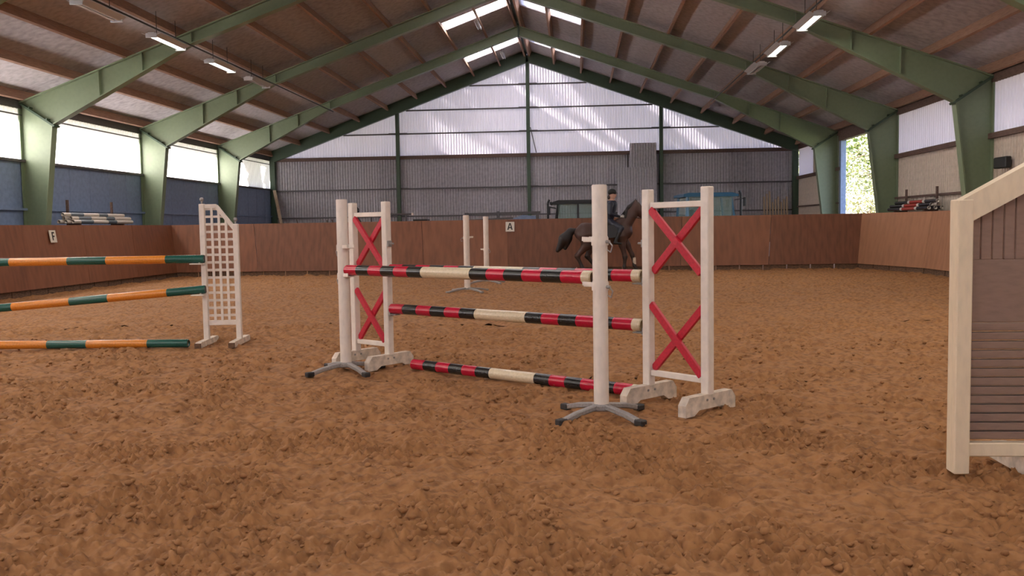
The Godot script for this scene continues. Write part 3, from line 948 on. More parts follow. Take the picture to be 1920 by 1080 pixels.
func lattice_wing(at: Vector3, turn: float, label: String) -> Node3D:
	var root := base("lattice_wing", at, turn)
	for q in [[-0.2, 1.74], [0.2, 1.49]]:
		var u := MB.new()
		u.box(Vector3(q[0], q[1] * 0.5 + 0.03, 0), Vector3(0.065, q[1] - 0.06, 0.065), Basis.IDENTITY, 0.006)
		var up := obj("upright", u, M.white, root)
		var kn := MB.new()
		kn.tube(Vector3(q[0], q[1], 0), Vector3(q[0], q[1] + 0.035, 0), 0.012, 0.012, 8)
		kn.ball(Vector3(q[0], q[1] + 0.055, 0), Vector3(0.026, 0.026, 0.026))
		obj("finial", kn, M.metal, up)
		var f := MB.new()
		f.prism(PackedVector2Array([Vector2(-0.39, 0), Vector2(-0.39, 0.05), Vector2(-0.36, 0.07), Vector2(0.36, 0.07), Vector2(0.39, 0.05), Vector2(0.39, 0)]), -0.035, 0.035, Transform3D(Basis(Vector3.UP, PI / 2), Vector3(q[0], 0, 0)))
		obj("foot", f, M.white_dirty, root)
		var tip := MB.new()
		tip.box(Vector3(q[0], 0.03, 0.4), Vector3(0.072, 0.06, 0.03))
		obj("end_block", tip, M.footing, root)
	var topat := func(x: float) -> float: return 1.70 if x < -0.02 else 1.70 - (x + 0.02) / 0.2 * 0.27
	var b := MB.new()
	b.box(Vector3(0, 0.27, 0), Vector3(0.34, 0.06, 0.035), Basis.IDENTITY, 0.004)
	obj("rail", b, M.white, root)
	var t := MB.new()
	t.bar(Vector3(-0.17, 1.71, 0), Vector3(-0.02, 1.71, 0), 0.035, 0.05, Vector3.UP, 0.004)
	obj("rail", t, M.white, root)
	var t2 := MB.new()
	t2.bar(Vector3(-0.03, 1.712, 0), Vector3(0.185, 1.43, 0), 0.035, 0.05, Vector3.UP, 0.004)
	obj("rail", t2, M.white, root)
	for x: float in [-0.085, 0.0, 0.085]:
		var s := MB.new()
		var y1: float = topat.call(x)
		s.box(Vector3(x, (0.28 + y1) * 0.5, 0.009), Vector3(0.03, y1 - 0.28, 0.014), Basis.IDENTITY, 0.002)
		obj("lattice_strip", s, M.white, root)
	for i in 15:
		var y := 0.36 + i * 0.094
		var x1 := 0.17
		if y > 1.43: x1 = clampf(-0.02 + (1.70 - y) / 0.27 * 0.2, -0.02, 0.17)
		var s := MB.new()
		s.box(Vector3((-0.17 + x1) * 0.5, y, -0.007), Vector3(x1 + 0.17, 0.03, 0.014), Basis.IDENTITY, 0.002)
		obj("lattice_strip", s, M.white, root)
	tag(root, label, "jump wing", "white lattice wings")
	return root

func build_side_jump() -> void:
	var w := lattice_wing(Vector3(-4.40, 0, -10.93), 0.12, "white lattice wing with a slanted top at the end of the orange and green poles")
	var w2 := copy(w, Vector3(-7.98, 0, -10.7), PI - 0.05)
	tag(w2, "white lattice wing at the other end of the orange and green poles", "jump wing", "white lattice wings")
	for q in [[1.005, 0], [0.62, 1]]:
		var c := MB.new()
		c.box(Vector3(-0.27, q[0], 0.06), Vector3(0.16, 0.014, 0.1), Basis.IDENTITY, 0.003)
		c.box(Vector3(-0.24, q[0] + 0.02, 0.03), Vector3(0.02, 0.06, 0.08), Basis.IDENTITY, 0.003)
		obj("cup", c, M.white, w)
	var O := lin(226, 140, 52)
	var G := lin(38, 92, 82)
	var bands := [[0.16, G], [0.40, O], [0.56, G], [0.80, O], [0.9999, G]]
	# right end at x=-4.6; lengths as seen: green .47, orange .73, green .48, orange .73, green .6
	var a := Vector3(-4.58, 1.065, -10.86)
	bands = [[0.155, G], [0.4, O], [0.56, G], [0.8, O], [1.0, G]]
	tag(pole("jump_pole", a, Vector3(-7.6, 1.06, -10.72), 0.05, bands, G), "top orange and green striped pole hung level on the lattice wing", "pole", "orange and green striped poles")
	tag(pole("jump_pole", Vector3(-4.58, 0.69, -10.86), Vector3(-7.6, 0.46, -10.72), 0.05, bands, G), "sloping orange and green striped pole in the middle of the lattice wing jump", "pole", "orange and green striped poles")
	tag(pole("jump_pole", Vector3(-4.71, 0.055, -10.6), Vector3(-7.62, 0.055, -10.55), 0.05, [[0.17, G], [0.43, O], [0.6, G], [0.86, O], [1.0, G]], G), "orange and green striped pole lying on the sand beside the lattice wing", "pole", "orange and green striped poles")

func build_near_wing() -> void:
	var x0 := 2.03
	var z := -5.06
	var root := base("slatted_wing", Vector3(x0, 0, z))
	var p := MB.new()
	p.box(Vector3(0.04, 0.76, 0), Vector3(0.082, 1.49, 0.11), Basis.IDENTITY, 0.006)
	obj("upright", p, M.cream, root)
	var p2 := MB.new()
	p2.box(Vector3(0.80, 0.98, 0), Vector3(0.082, 1.93, 0.11), Basis.IDENTITY, 0.006)
	obj("upright", p2, M.cream, root)
	var t := MB.new()
	t.prism(PackedVector2Array([Vector2(0.0, 1.49), Vector2(0.08, 1.39), Vector2(0.80, 1.78), Vector2(0.84, 1.93), Vector2(0.80, 1.93)]), -0.05, 0.05, Transform3D())
	obj("top_rail", t, M.cream, root)
	var b := MB.new()
	b.box(Vector3(0.42, 0.145, 0), Vector3(0.68, 0.075, 0.06), Basis.IDENTITY, 0.005)
	obj("bottom_rail", b, M.cream, root)
	var y := 0.20
	var cnt := 0
	while cnt < 13:
		var s := MB.new()
		s.box(Vector3(0.42, y + 0.021, -0.01), Vector3(0.68, 0.0405, 0.05), Basis.IDENTITY, 0.003)
		obj("slat", s, M.slatwood, root)
		y += 0.0495
		cnt += 1
	var md := MB.new()
	md.box(Vector3(0.42, 1.01, -0.01), Vector3(0.68, 0.34, 0.022), Basis.IDENTITY, 0.003)
	obj("middle_board", md, M.slatwood, root)
	for i in 11:
		var x := 0.085 + i * 0.06 + 0.026
		var yt := 1.42 + (x - 0.08) / 0.72 * 0.39
		var s := MB.new()
		s.box(Vector3(x, (1.18 + yt) * 0.5, -0.01), Vector3(0.053, yt - 1.18, 0.02), Basis.IDENTITY, 0.003)
		obj("slat", s, M.slatwood, root)
	for x: float in [0.42, 0.80]:
		var f := MB.new()
		f.prism(PackedVector2Array([Vector2(-0.33, 0), Vector2(-0.33, 0.06), Vector2(-0.28, 0.105), Vector2(0.28, 0.105), Vector2(0.33, 0.06), Vector2(0.33, 0)]), -0.04, 0.04, Transform3D(Basis(Vector3.UP, PI / 2), Vector3(x, 0, -0.08 if x < 0.5 else 0.0)))
		obj("foot", f, M.white_dirty, root)
	tag(root, "cream framed wing with a slanted top and brown slats, standing apart from the striped jump", "jump wing")

func build_far_posts() -> void:
	pillar(Vector3(-2.38, 0, -19.5), 1.66, 0.066, [1.17], 0.3, "thin white standard by the far kickboard, further from the letter A sign", 0.5, false)
	pillar(Vector3(-2.25, 0, -22.45), 1.66, 0.066, [0.83], 2.6, "thin white standard next to the letter A sign", 0.5, false)

func sign_board(letter: String, at: Transform3D, label: String) -> void:
	var root := base("letter_sign")
	root.transform = at
	var b := MB.new()
	b.box(Vector3.ZERO, Vector3(0.27, 0.30, 0.012), Basis.IDENTITY, 0.003)
	obj("board", b, M.sign, root)
	var tm := TextMesh.new()
	var sf := SystemFont.new()
	sf.font_names = PackedStringArray(["Droid Sans"]); sf.font_weight = 700
	tm.font = sf
	tm.text = letter; tm.font_size = 64; tm.pixel_size = 0.0044; tm.depth = 0.006
	obj("letter", tm, M.ink, root, Transform3D(Basis.from_scale(Vector3(0.9, 1, 1)), Vector3(0, 0, 0.008)))
	tag(root, label, "sign", "arena letters")

func build_signs() -> void:
	var lean := atan(0.235 / 1.49)
	sign_board("A", Transform3D(Basis(Vector3.RIGHT, -lean), Vector3(-2.04, 1.395, -27.6 - 0.19)), "white square sign with a black letter A on the far kickboard")
	var bs := Basis(Vector3.UP, PI / 2) * Basis(Vector3.RIGHT, -lean)
	sign_board("F", Transform3D(bs, Vector3(-12.5 - 0.185, 1.345, -21.2)), "white square sign with a black letter F on the kickboard under the windows")

# ---------- things behind the kickboards ----------
func tractor(at: Vector3, turn: float, paint: Material, roofmat: Material, label: String, h: float) -> void:
	var root := base("tractor", at, turn)
	# forward is local +x
	var b := MB.new()
	b.prism(PackedVector2Array([Vector2(0.55, 0.75), Vector2(2.25, 0.75), Vector2(2.3, 1.0), Vector2(2.15, 1.38), Vector2(0.55, 1.5)]), -0.36, 0.36, Transform3D())
	obj("hood", b, paint, root)
	var ch := MB.new()
	ch.box(Vector3(0.6, 0.7, 0), Vector3(3.0, 0.35, 0.5), Basis.IDENTITY, 0.03)
	ch.box(Vector3(-0.3, 1.0, 0), Vector3(1.5, 0.5, 1.1), Basis.IDENTITY, 0.03)
	obj("chassis", ch, M.charcoal, root)
	for s: float in [-1.0, 1.0]:
		for q in [[-0.55, 0.78, 0.42], [1.75, 0.52, 0.3]]:
			var wn := MB.new()
			wn.tube(Vector3(q[0], q[1], s * (0.85 - q[2] * 0.5)), Vector3(q[0], q[1], s * (0.85 + q[2] * 0.5)), q[1], q[1], 28)
			for k in 18:
				var an := TAU * k / 18.0
				wn.box(Vector3(q[0] + cos(an) * q[1], q[1] + sin(an) * q[1], s * 0.85), Vector3(0.07, 0.05, q[2] * 0.95), Basis(Vector3(0, 0, 1), an))
			var wh := obj("wheel", wn, M.rubber, root)
			var rm := MB.new()
			rm.tube(Vector3(q[0], q[1], s * (0.85 + q[2] * 0.42)), Vector3(q[0], q[1], s * (0.86 + q[2] * 0.5)), q[1] * 0.55, q[1] * 0.5, 20)
			obj("rim", rm, M.fixture, wh)
		var fd := MB.new()
		var pts := []
		for k in 9:
			var an := PI * k / 8.0
			pts.append(Vector3(-0.55 + cos(an) * 0.9, 0.78 + sin(an) * 0.9, s * 0.85))
		for k in 8: fd.bar(pts[k], pts[k + 1], 0.46, 0.03, (pts[k] + pts[k + 1]) * 0.5 - Vector3(-0.55, 0.78, s * 0.85))
		obj("fender", fd, paint, root)
		# cab pillars and panes of this side
		var pl := MB.new()
		pl.bar(Vector3(-1.0, 1.3, s * 0.72), Vector3(-0.95, h - 0.1, s * 0.68), 0.08, 0.1)
		pl.bar(Vector3(-0.1, 1.2, s * 0.76), Vector3(-0.1, h - 0.1, s * 0.70), 0.07, 0.07)
		pl.bar(Vector3(0.75, 1.2, s * 0.70), Vector3(0.6, h - 0.1, s * 0.66), 0.07, 0.07)
		obj("cab_pillar", pl, roofmat, root)
		for q in [[-0.93, -0.14], [-0.06, 0.6]]:
			var g := MB.new()
			g.box(Vector3((q[0] + q[1]) * 0.5, (1.3 + h - 0.12) * 0.5, s * 0.715), Vector3(q[1] - q[0], h - 1.42, 0.01), Basis(Vector3.RIGHT, s * 0.05))
			obj("side_window", g, M.glass, root)
		var mi := MB.new()
		mi.bar(Vector3(0.7, h - 0.25, s * 0.7), Vector3(0.95, h - 0.2, s * 1.0), 0.025, 0.025)
		mi.box(Vector3(0.95, h - 0.32, s * 1.02), Vector3(0.05, 0.3, 0.16), Basis.IDENTITY, 0.01)
		obj("mirror", mi, M.charcoal, root)
	for q in [[0.7, 0.62], [-1.0, -0.96]]:
		var g := MB.new()
		g.bar(Vector3(q[0], 1.3, 0), Vector3(q[1], h - 0.12, 0), 1.3, 0.01, Vector3.RIGHT)
		obj("windscreen", g, M.glass, root)
	var st := MB.new()
	st.box(Vector3(-0.45, 1.35, 0), Vector3(0.5, 0.12, 0.5), Basis.IDENTITY, 0.03)
	st.box(Vector3(-0.68, 1.65, 0), Vector3(0.12, 0.6, 0.48), Basis.IDENTITY, 0.03)
	obj("seat", st, M.charcoal, root)
	var sw := MB.new()
	sw.bar(Vector3(0.35, 1.3, 0), Vector3(0.15, 1.62, 0), 0.04, 0.04)
	sw.tube(Vector3(0.15, 1.62, 0), Vector3(0.135, 1.64, 0), 0.19, 0.19, 16)
	obj("steering_wheel", sw, M.charcoal, root)
	var rf := MB.new()
	rf.prism(PackedVector2Array([Vector2(-1.12, h - 0.12), Vector2(-1.12, h - 0.03), Vector2(-0.95, h + 0.02), Vector2(0.6, h + 0.02), Vector2(0.82, h - 0.05), Vector2(0.82, h - 0.12)]), -0.78, 0.78, Transform3D())
	obj("cab_roof", rf, paint, root)
	for s: float in [-1.0, 1.0]:
		var wl := MB.new()
		wl.box(Vector3(0.86, h - 0.08, s * 0.55), Vector3(0.08, 0.1, 0.16), Basis.IDENTITY, 0.015)
		obj("work_lamp", wl, M.charcoal, root)
	var ex := MB.new()
	ex.tube(Vector3(1.0, 1.35, 0.45), Vector3(1.0, h - 0.05, 0.45), 0.04, 0.04, 10)
	ex.tube(Vector3(1.0, h - 0.05, 0.45), Vector3(0.94, h + 0.08, 0.45), 0.04, 0.04, 10)
	obj("exhaust_pipe", ex, M.charcoal, root)
	tag(root, label, "tractor", "tractors parked behind the kickboard")

func build_yard_things() -> void:
	tractor(Vector3(4.75, -0.05, -33.0), 0.12, M.blue, M.blue, "tractor with a blue cab roof parked behind the kickboard", 2.5)
	tractor(Vector3(-0.05, -0.05, -33.0), PI, M.charcoal, M.charcoal, "dark framed tractor parked behind the cantering horse", 2.33)
	# loose corrugated sheets leaning on the end wall
	for q in [[4.58, 5.78, 5.1, 0.0, "tall grey corrugated sheet leaning against the gable wall, topmost of the pair"], [4.0, 5.78, 4.0, 0.2, "wider grey corrugated sheet leaning in front of the tall one"]]:
		var s := MB.new()
		corr(s, 0.0, q[1] - q[0], 0.0, func(_x): return q[2], 0.12, 0.04, Transform3D())
		corr(s, 0.0, q[1] - q[0], 0.0, func(_x): return q[2], 0.12, 0.04, Transform3D(Basis.IDENTITY, Vector3(0, 0, -0.006)))
		var o := obj("loose_sheet", s, M.steel, self, Transform3D(Basis(Vector3.RIGHT, -0.03), Vector3(XC + q[0], -0.03, ZW + 0.45 + q[3])))
		tag(o, q[4], "metal sheet", "loose corrugated sheets")
	var cb := MB.new()
	cb.path([Vector3(XC + 4.5, 4.62, ZW + 0.2), Vector3(XC + 4.5, 3.95, ZW + 0.2)], 0.03, 6)
	cb.ball(Vector3(XC + 4.5, 3.9, ZW + 0.2), Vector3(0.07, 0.09, 0.07))
	tag(obj("hanging_hook", cb, M.dark), "dark hook hanging on the gable wall beside the tall grey sheet", "hook")
	# planks leaning in the corner
	rng.seed = 31
	for i in 9:
		var p := MB.new()
		var hgt := 2.35 + 0.12 * (i % 3) + (0.25 if i < 3 else 0.0)
		p.box(Vector3(0, hgt * 0.5, 0), Vector3(0.075, hgt, 0.03), Basis.IDENTITY, 0.004)
		var o := obj("plank", p, M.plank, self, Transform3D(Basis(Vector3.RIGHT, -0.12), Vector3(XC + 10.55 + i * 0.125, -0.03, ZW + 0.62)))
		tag(o, "pale upright plank leaning on the gable wall beside the corner post", "plank", "planks leaning in the corner")
	var dp := MB.new()
	dp.bar(Vector3(-13.95, 3.25, ZW + 0.55), Vector3(-13.05, 0.0, ZW + 1.6), 0.14, 0.05, Vector3.UP, 0.005)
	tag(obj("leaning_board", dp, M.plank), "brown board leaning aslant in the far corner by the slate wall", "board")
	# implement by the letter A
	var im := base("field_roller", Vector3(-2.7, 0, -30.4))
	var a := MB.new()
	a.bar(Vector3(-1.0, 1.83, 0.2), Vector3(1.5, 1.86, 0.1), 0.07, 0.07)
	a.bar(Vector3(-0.9, 1.62, 0.4), Vector3(0.6, 1.68, 0.3), 0.06, 0.06)
	a.bar(Vector3(0.1, 1.6, 0.3), Vector3(0.1, 1.9, 0.2), 0.08, 0.08)
	a.bar(Vector3(-0.95, 0, 0.3), Vector3(-0.95, 1.88, 0.3), 0.12, 0.12)
	a.bar(Vector3(1.4, 0, 0.1), Vector3(1.4, 1.86, 0.1), 0.1, 0.1)
	obj("lift_frame", a, M.galv, im)
	var hd := MB.new()
	hd.prism(PackedVector2Array([Vector2(-0.7, 1.3), Vector2(-0.5, 1.62), Vector2(0.0, 1.78), Vector2(0.45, 1.74), Vector2(0.8, 1.5), Vector2(0.85, 1.3)]), -0.6, 0.1, Transform3D(Basis.IDENTITY, Vector3(0.9, 0, 0)))
	hd.box(Vector3(0.95, 0.65, -0.25), Vector3(1.4, 1.3, 0.6), Basis.IDENTITY, 0.04)
	obj("curved_hood", hd, M.slate, im)
	tag(im, "grey machine with a curved hood and lifting bars behind the letter A kickboard", "machine")
	var bx := base("feed_bin", Vector3(-5.35, 0, -31.0))
	var b1 := MB.new()
	b1.box(Vector3(0, 0.82, 0), Vector3(0.45, 1.64, 0.5), Basis.IDENTITY, 0.03)
	obj("body", b1, M.galv, bx)
	var b2 := MB.new()
	b2.box(Vector3(0.02, 1.67, 0), Vector3(0.5, 0.06, 0.54), Basis.IDENTITY, 0.02)
	obj("lid", b2, M.dark, bx)
	tag(bx, "small grey metal bin showing over the kickboard near the round standard", "bin")
	var rail := base("pipe_rail", Vector3(-6.6, 0, -32.0))
	var r1 := MB.new()
	r1.tube(Vector3(-0.9, 1.9, 0), Vector3(0.75, 1.9, 0), 0.035, 0.035, 10)
	obj("pipe", r1, M.galv, rail)
	var r2 := MB.new()
	r2.tube(Vector3(0.75, 1.9, 0), Vector3(0.82, 1.9, 0), 0.05, 0.05, 10)
	obj("white_tip", r2, M.white, rail)
	for x: float in [-0.7, 0.55]:
		var r3 := MB.new()
		r3.tube(Vector3(x, 0, 0), Vector3(x, 1.9, 0), 0.03, 0.03, 8)
		obj("post", r3, M.galv, rail)
	tag(rail, "grey pipe rail with a white tip behind the kickboard", "rail")
	var lv := base("gate_lever", Vector3(-7.65, 0, -31.0))
	var l1 := MB.new()
	l1.path([Vector3(0.25, 0, 0), Vector3(0.2, 1.6, 0), Vector3(0.05, 1.85, 0), Vector3(0.12, 2.05, 0), Vector3(0.0, 2.2, 0), Vector3(-0.12, 2.22, 0)], 0.05, 8)
	obj("bent_bar", l1, M.black, lv)
	tag(lv, "black bent bar sticking up behind the ladder wing", "lever")
	rng.seed = 12
	var ds := base("brush_pile", Vector3(-9.0, 0, -31.5))
	for i in 9:
		var t := MB.new()
		var x := rng.randf_range(-0.9, 0.9)
		t.tube(Vector3(x, 0, rng.randf_range(-0.2, 0.2)), Vector3(x + rng.randf_range(-0.6, 0.6), rng.randf_range(1.55, 1.8), 0), 0.03, 0.015, 6)
		obj("branch", t, M.bark, ds)
	tag(ds, "pile of dry branches poking over the kickboard at the far corner", "branches")
	# striped poles stored on brackets along the side walls
	var K := lin(48, 46, 50)
	var W := lin(225, 215, 205)
	var R := lin(178, 62, 52)
	for side: float in [1.0, -1.0]:
		var X := 9.57 if side > 0 else -13.3
		var zc := -26.6 if side > 0 else -24.4
		var rk := base("pole_rack", Vector3(X, 0, zc))
		for dz in [-1.2, 1.1]:
			var m := MB.new()
			m.bar(Vector3(side * 0.2, 0, dz), Vector3(side * 0.2, 2.3, dz), 0.07, 0.05, Vector3.RIGHT)
			m.bar(Vector3(side * 0.2, 1.64, dz), Vector3(-side * 0.16, 1.64, dz), 0.05, 0.05)
			obj("bracket", m, M.rail, rk)
		tag(rk, "brown bracket rack holding spare poles above the %s kickboard" % ("corner" if side > 0 else "letter F"), "rack")
		var spots := [[-0.14, 1.717], [-0.025, 1.717], [0.09, 1.717], [-0.08, 1.81], [0.035, 1.81], [-0.025, 1.903]]
		var i := 0
		for s in spots:
			var sh := 0.14 * (i % 3 - 1)
			var bands := [[0.1, K], [0.26, K], [0.31, W], [0.62, R], [0.67, W], [1.0, K]] if side > 0 else [[0.1, W], [0.3, lin(120, 130, 140)], [0.55, W], [0.7, lin(110, 120, 130)], [1.0, W]]
			if side > 0 and i == 4: bands = [[0.15, W], [0.4, K], [0.46, W], [0.8, R], [1.0, W]]
			tag(pole("stored_pole", Vector3(X + side * (s[0] + 0.02), s[1], zc + 1.55 + sh), Vector3(X + side * (s[0] + 0.02), s[1], zc - 1.6 + sh), 0.05, bands, W), ("%s black, white and red spare pole on the rack above the corner kickboard" if side > 0 else "%s white banded spare pole stacked above the letter F kickboard") % ("topmost" if i == 5 else "second row" if i > 2 else "lowest row"), "pole", "spare poles by the doorway" if side > 0 else "spare poles under the windows")
			i += 1
	var bx2 := MB.new()
	bx2.box(Vector3(9.78, 2.68, -21.75), Vector3(0.14, 0.26, 0.6), Basis.IDENTITY, 0.02)
	bx2.box(Vector3(9.87, 2.68, -21.75), Vector3(0.1, 0.1, 0.3))
	tag(obj("wall_box", bx2, M.charcoal), "dark box fixed on the beige corrugated wall above the cream wing", "box")

# ---------- horse and rider ----------
func blob(bones: Array, cell: float, k: float, colour: Callable) -> ArrayMesh:
	var lo := Vector3(1e9, 1e9, 1e9)
	var hi := -lo
	for b in bones:
		var r: float = maxf(b[2], b[3])
		for p in [b[0], b[1]]:
			lo = lo.min(p - Vector3.ONE * r); hi = hi.max(p + Vector3.ONE * r)
	lo -= Vector3.ONE * cell * 3.0; hi += Vector3.ONE * cell * 3.0
	var nx := int((hi.x - lo.x) / cell) + 2
	var ny := int((hi.y - lo.y) / cell) + 2
	var nz := int((hi.z - lo.z) / cell) + 2
	var f := PackedFloat32Array()
	f.resize(nx * ny * nz)
	f.fill(10.0)
	for b in bones:
		var pa: Vector3 = b[0]
		var pb: Vector3 = b[1]
		var ra: float = b[2]
		var rb: float = b[3]
		var m := maxf(ra, rb) + k + cell * 2.0
		var l := ((pa.min(pb) - Vector3.ONE * m - lo) / cell).floor()
		var h := ((pa.max(pb) + Vector3.ONE * m - lo) / cell).ceil()
		var ab := pb - pa
		var ll := maxf(ab.length_squared(), 1e-9)
		for z in range(maxi(0, int(l.z)), mini(nz - 1, int(h.z)) + 1):
			for y in range(maxi(0, int(l.y)), mini(ny - 1, int(h.y)) + 1):
				var row := (z * ny + y) * nx
				for x in range(maxi(0, int(l.x)), mini(nx - 1, int(h.x)) + 1):
					var p := lo + Vector3(x, y, z) * cell
					var t := clampf((p - pa).dot(ab) / ll, 0.0, 1.0)
					var d := p.distance_to(pa + ab * t) - lerpf(ra, rb, t)
					var o := f[row + x]
					if absf(d - o) < k:
						var hh := 0.5 + 0.5 * (o - d) / k
						f[row + x] = lerpf(o, d, hh) - k * hh * (1.0 - hh)
					elif d < o: f[row + x] = d
	var idx := {}
	var v := PackedVector3Array()
	var n := PackedVector3Array()
	var c := PackedColorArray()
	var ix := PackedInt32Array()
	var off := [0, 1, nx, nx + 1, nx * ny, nx * ny + 1, nx * ny + nx, nx * ny + nx + 1]
	var edges := [[0, 1], [2, 3], [4, 5], [6, 7], [0, 2], [1, 3], [4, 6], [5, 7], [0, 4], [1, 5], [2, 6], [3, 7]]
	for z in nz - 1:
		for y in ny - 1:
			for x in nx - 1:
				var a := (z * ny + y) * nx + x
				var inside := 0
				for q in 8:
					if f[a + off[q]] < 0.0: inside += 1
				if inside == 0 or inside == 8: continue
				var s := Vector3.ZERO
				var cnt := 0
				for e in edges:
					var d0 := f[a + off[e[0]]]
					var d1 := f[a + off[e[1]]]
					if (d0 < 0.0) == (d1 < 0.0): continue
					var t := d0 / (d0 - d1)
					var p0 := Vector3(e[0] & 1, (e[0] >> 1) & 1, e[0] >> 2)
					var p1 := Vector3(e[1] & 1, (e[1] >> 1) & 1, e[1] >> 2)
					s += p0.lerp(p1, t)
					cnt += 1
				var p := lo + (Vector3(x, y, z) + s / cnt) * cell
				var gx := 0.0
				var gy := 0.0
				var gz := 0.0
				for q in 8:
					var w := f[a + off[q]]
					gx += w if q & 1 else -w
					gy += w if q & 2 else -w
					gz += w if q & 4 else -w
				idx[a] = v.size()
				v.append(p)
				n.append(Vector3(gx, gy, gz).normalized())
				c.append(colour.call(p))
	for z in range(1, nz - 1):
		for y in range(1, ny - 1):
			for x in range(1, nx - 1):
				var a := (z * ny + y) * nx + x
				var s0 := f[a] < 0.0
				for ax in 3:
					var st: int = [1, nx, nx * ny][ax]
					if s0 == (f[a + st] < 0.0): continue
					var u: int = [nx, nx * ny, 1][ax]
					var w: int = [nx * ny, 1, nx][ax]
					var q := [idx[a - u - w], idx[a - w], idx[a], idx[a - u]]
					if s0: ix.append_array([q[0], q[2], q[1], q[0], q[3], q[2]])
					else: ix.append_array([q[0], q[1], q[2], q[0], q[2], q[3]])
	var arr := []
	arr.resize(Mesh.ARRAY_MAX)
	arr[Mesh.ARRAY_VERTEX] = v; arr[Mesh.ARRAY_NORMAL] = n; arr[Mesh.ARRAY_COLOR] = c; arr[Mesh.ARRAY_INDEX] = ix
	var m := ArrayMesh.new()
	m.add_surface_from_arrays(Mesh.PRIMITIVE_TRIANGLES, arr)
	return m

func build_horse_and_rider() -> void:
	# the horse heads along +x; origin on the sand below its middle
	var at := Vector3(0.80, 0, -26.45)
	var h := base("horse", at)
	var B := []
	var V := func(x: float, y: float, z: float) -> Vector3: return Vector3(x, y, z)
	# trunk
	B.append([V.call(-0.55, 1.17, 0), V.call(-0.15, 1.12, 0), 0.27, 0.29])
	B.append([V.call(-0.15, 1.12, 0), V.call(0.38, 1.14, 0), 0.30, 0.30])
	B.append([V.call(0.38, 1.14, 0), V.call(0.58, 1.20, 0), 0.29, 0.23])
	B.append([V.call(-0.58, 1.25, 0), V.call(-0.72, 1.18, 0), 0.22, 0.16])
	B.append([V.call(-0.5, 1.34, 0), V.call(0.3, 1.40, 0), 0.10, 0.09])
	B.append([V.call(0.25, 1.42, 0), V.call(0.42, 1.5, 0), 0.09, 0.09])
	# neck and head
	B.append([V.call(0.52, 1.28, 0), V.call(0.78, 1.66, 0), 0.22, 0.15])
	B.append([V.call(0.42, 1.44, 0), V.call(0.78, 1.84, 0), 0.10, 0.09])
	B.append([V.call(0.78, 1.68, 0), V.call(0.90, 1.92, 0), 0.15, 0.12])
	B.append([V.call(0.92, 1.93, 0), V.call(1.06, 1.78, 0), 0.12, 0.105])
	B.append([V.call(0.97, 1.79, 0), V.call(1.06, 1.66, 0), 0.10, 0.08])
	B.append([V.call(1.06, 1.78, 0), V.call(1.26, 1.48, 0), 0.09, 0.065])
	B.append([V.call(1.26, 1.48, 0), V.call(1.29, 1.42, 0), 0.068, 0.055])
	for s: float in [-1.0, 1.0]:
		B.append([V.call(0.90, 2.02, s * 0.06), V.call(0.90, 2.16, s * 0.075), 0.035, 0.008])
	# legs: hip/shoulder, knee, hock, fetlock, hoof
	var legs := [
		[[0.47, 1.05, 0.15, 0.15], [0.50, 0.80, 0.16, 0.085], [0.58, 0.48, 0.15, 0.058], [0.56, 0.18, 0.14, 0.04], [0.58, 0.05, 0.14, 0.055]],
		[[0.50, 1.05, -0.15, 0.15], [0.66, 0.82, -0.16, 0.085], [0.80, 0.52, -0.15, 0.055], [0.86, 0.22, -0.14, 0.04], [0.93, 0.08, -0.14, 0.052]],
		[[-0.58, 1.10, 0.14, 0.20], [-0.52, 0.82, 0.16, 0.13], [-0.80, 0.52, 0.15, 0.065], [-0.66, 0.2, 0.14, 0.042], [-0.60, 0.05, 0.14, 0.055]],
		[[-0.56, 1.10, -0.14, 0.20], [-0.35, 0.82, -0.16, 0.13], [-0.50, 0.50, -0.15, 0.065], [-0.30, 0.22, -0.14, 0.042], [-0.24, 0.06, -0.14, 0.055]]]
	for l in legs:
		for i in 4: B.append([V.call(l[i][0], l[i][1], l[i][2]), V.call(l[i + 1][0], l[i + 1][1], l[i + 1][2]), l[i][3], l[i + 1][3]])
	var coat := func(p: Vector3) -> Color:
		if p.y < 0.1: return Color(0.03, 0.025, 0.02)
		if p.y < 0.5: return Color(0.035, 0.02, 0.016)
		if p.x > 1.2: return Color(0.05, 0.03, 0.025)
		return Color(0.068, 0.034, 0.026)
	obj("body", blob(B, 0.022, 0.07, coat), M.skin, h)
	var blk := func(_p: Vector3) -> Color: return Color(0.012, 0.011, 0.011)
	var tail := [[V.call(-0.84, 1.26, 0), V.call(-0.98, 1.22, 0), 0.06, 0.10], [V.call(-0.98, 1.22, 0), V.call(-1.16, 1.0, 0), 0.11, 0.17], [V.call(-1.16, 1.0, 0), V.call(-1.36, 0.68, 0), 0.17, 0.06], [V.call(-1.05, 1.02, 0), V.call(-1.14, 0.74, 0.03), 0.12, 0.05]]
	obj("tail", blob(tail, 0.02, 0.05, blk), M.skin, h)
	var mane := [[V.call(0.45, 1.56, 0.02), V.call(0.72, 1.90, 0.03), 0.05, 0.06], [V.call(0.72, 1.90, 0.03), V.call(0.90, 2.06, 0.02), 0.06, 0.05], [V.call(0.9, 2.05, 0), V.call(1.0, 1.98, 0), 0.045, 0.02], [V.call(0.62, 1.76, 0.08), V.call(0.6, 1.6, 0.13), 0.05, 0.03]]
	obj("mane", blob(mane, 0.018, 0.04, blk), M.skin, h)
	for s: float in [-1.0, 1.0]:
		var e := MB.new()
		e.ball(V.call(1.05, 1.84, s * 0.083), Vector3(0.022, 0.022, 0.016), 10, 6)
		obj("eye", e, M.black, h)
	var sd := MB.new()
	sd.ball(V.call(0.12, 1.41, 0), Vector3(0.30, 0.10, 0.24), 18, 10)
	sd.ball(V.call(-0.15, 1.50, 0), Vector3(0.08, 0.07, 0.18), 12, 8)
	obj("saddle", sd, M.leather, h)
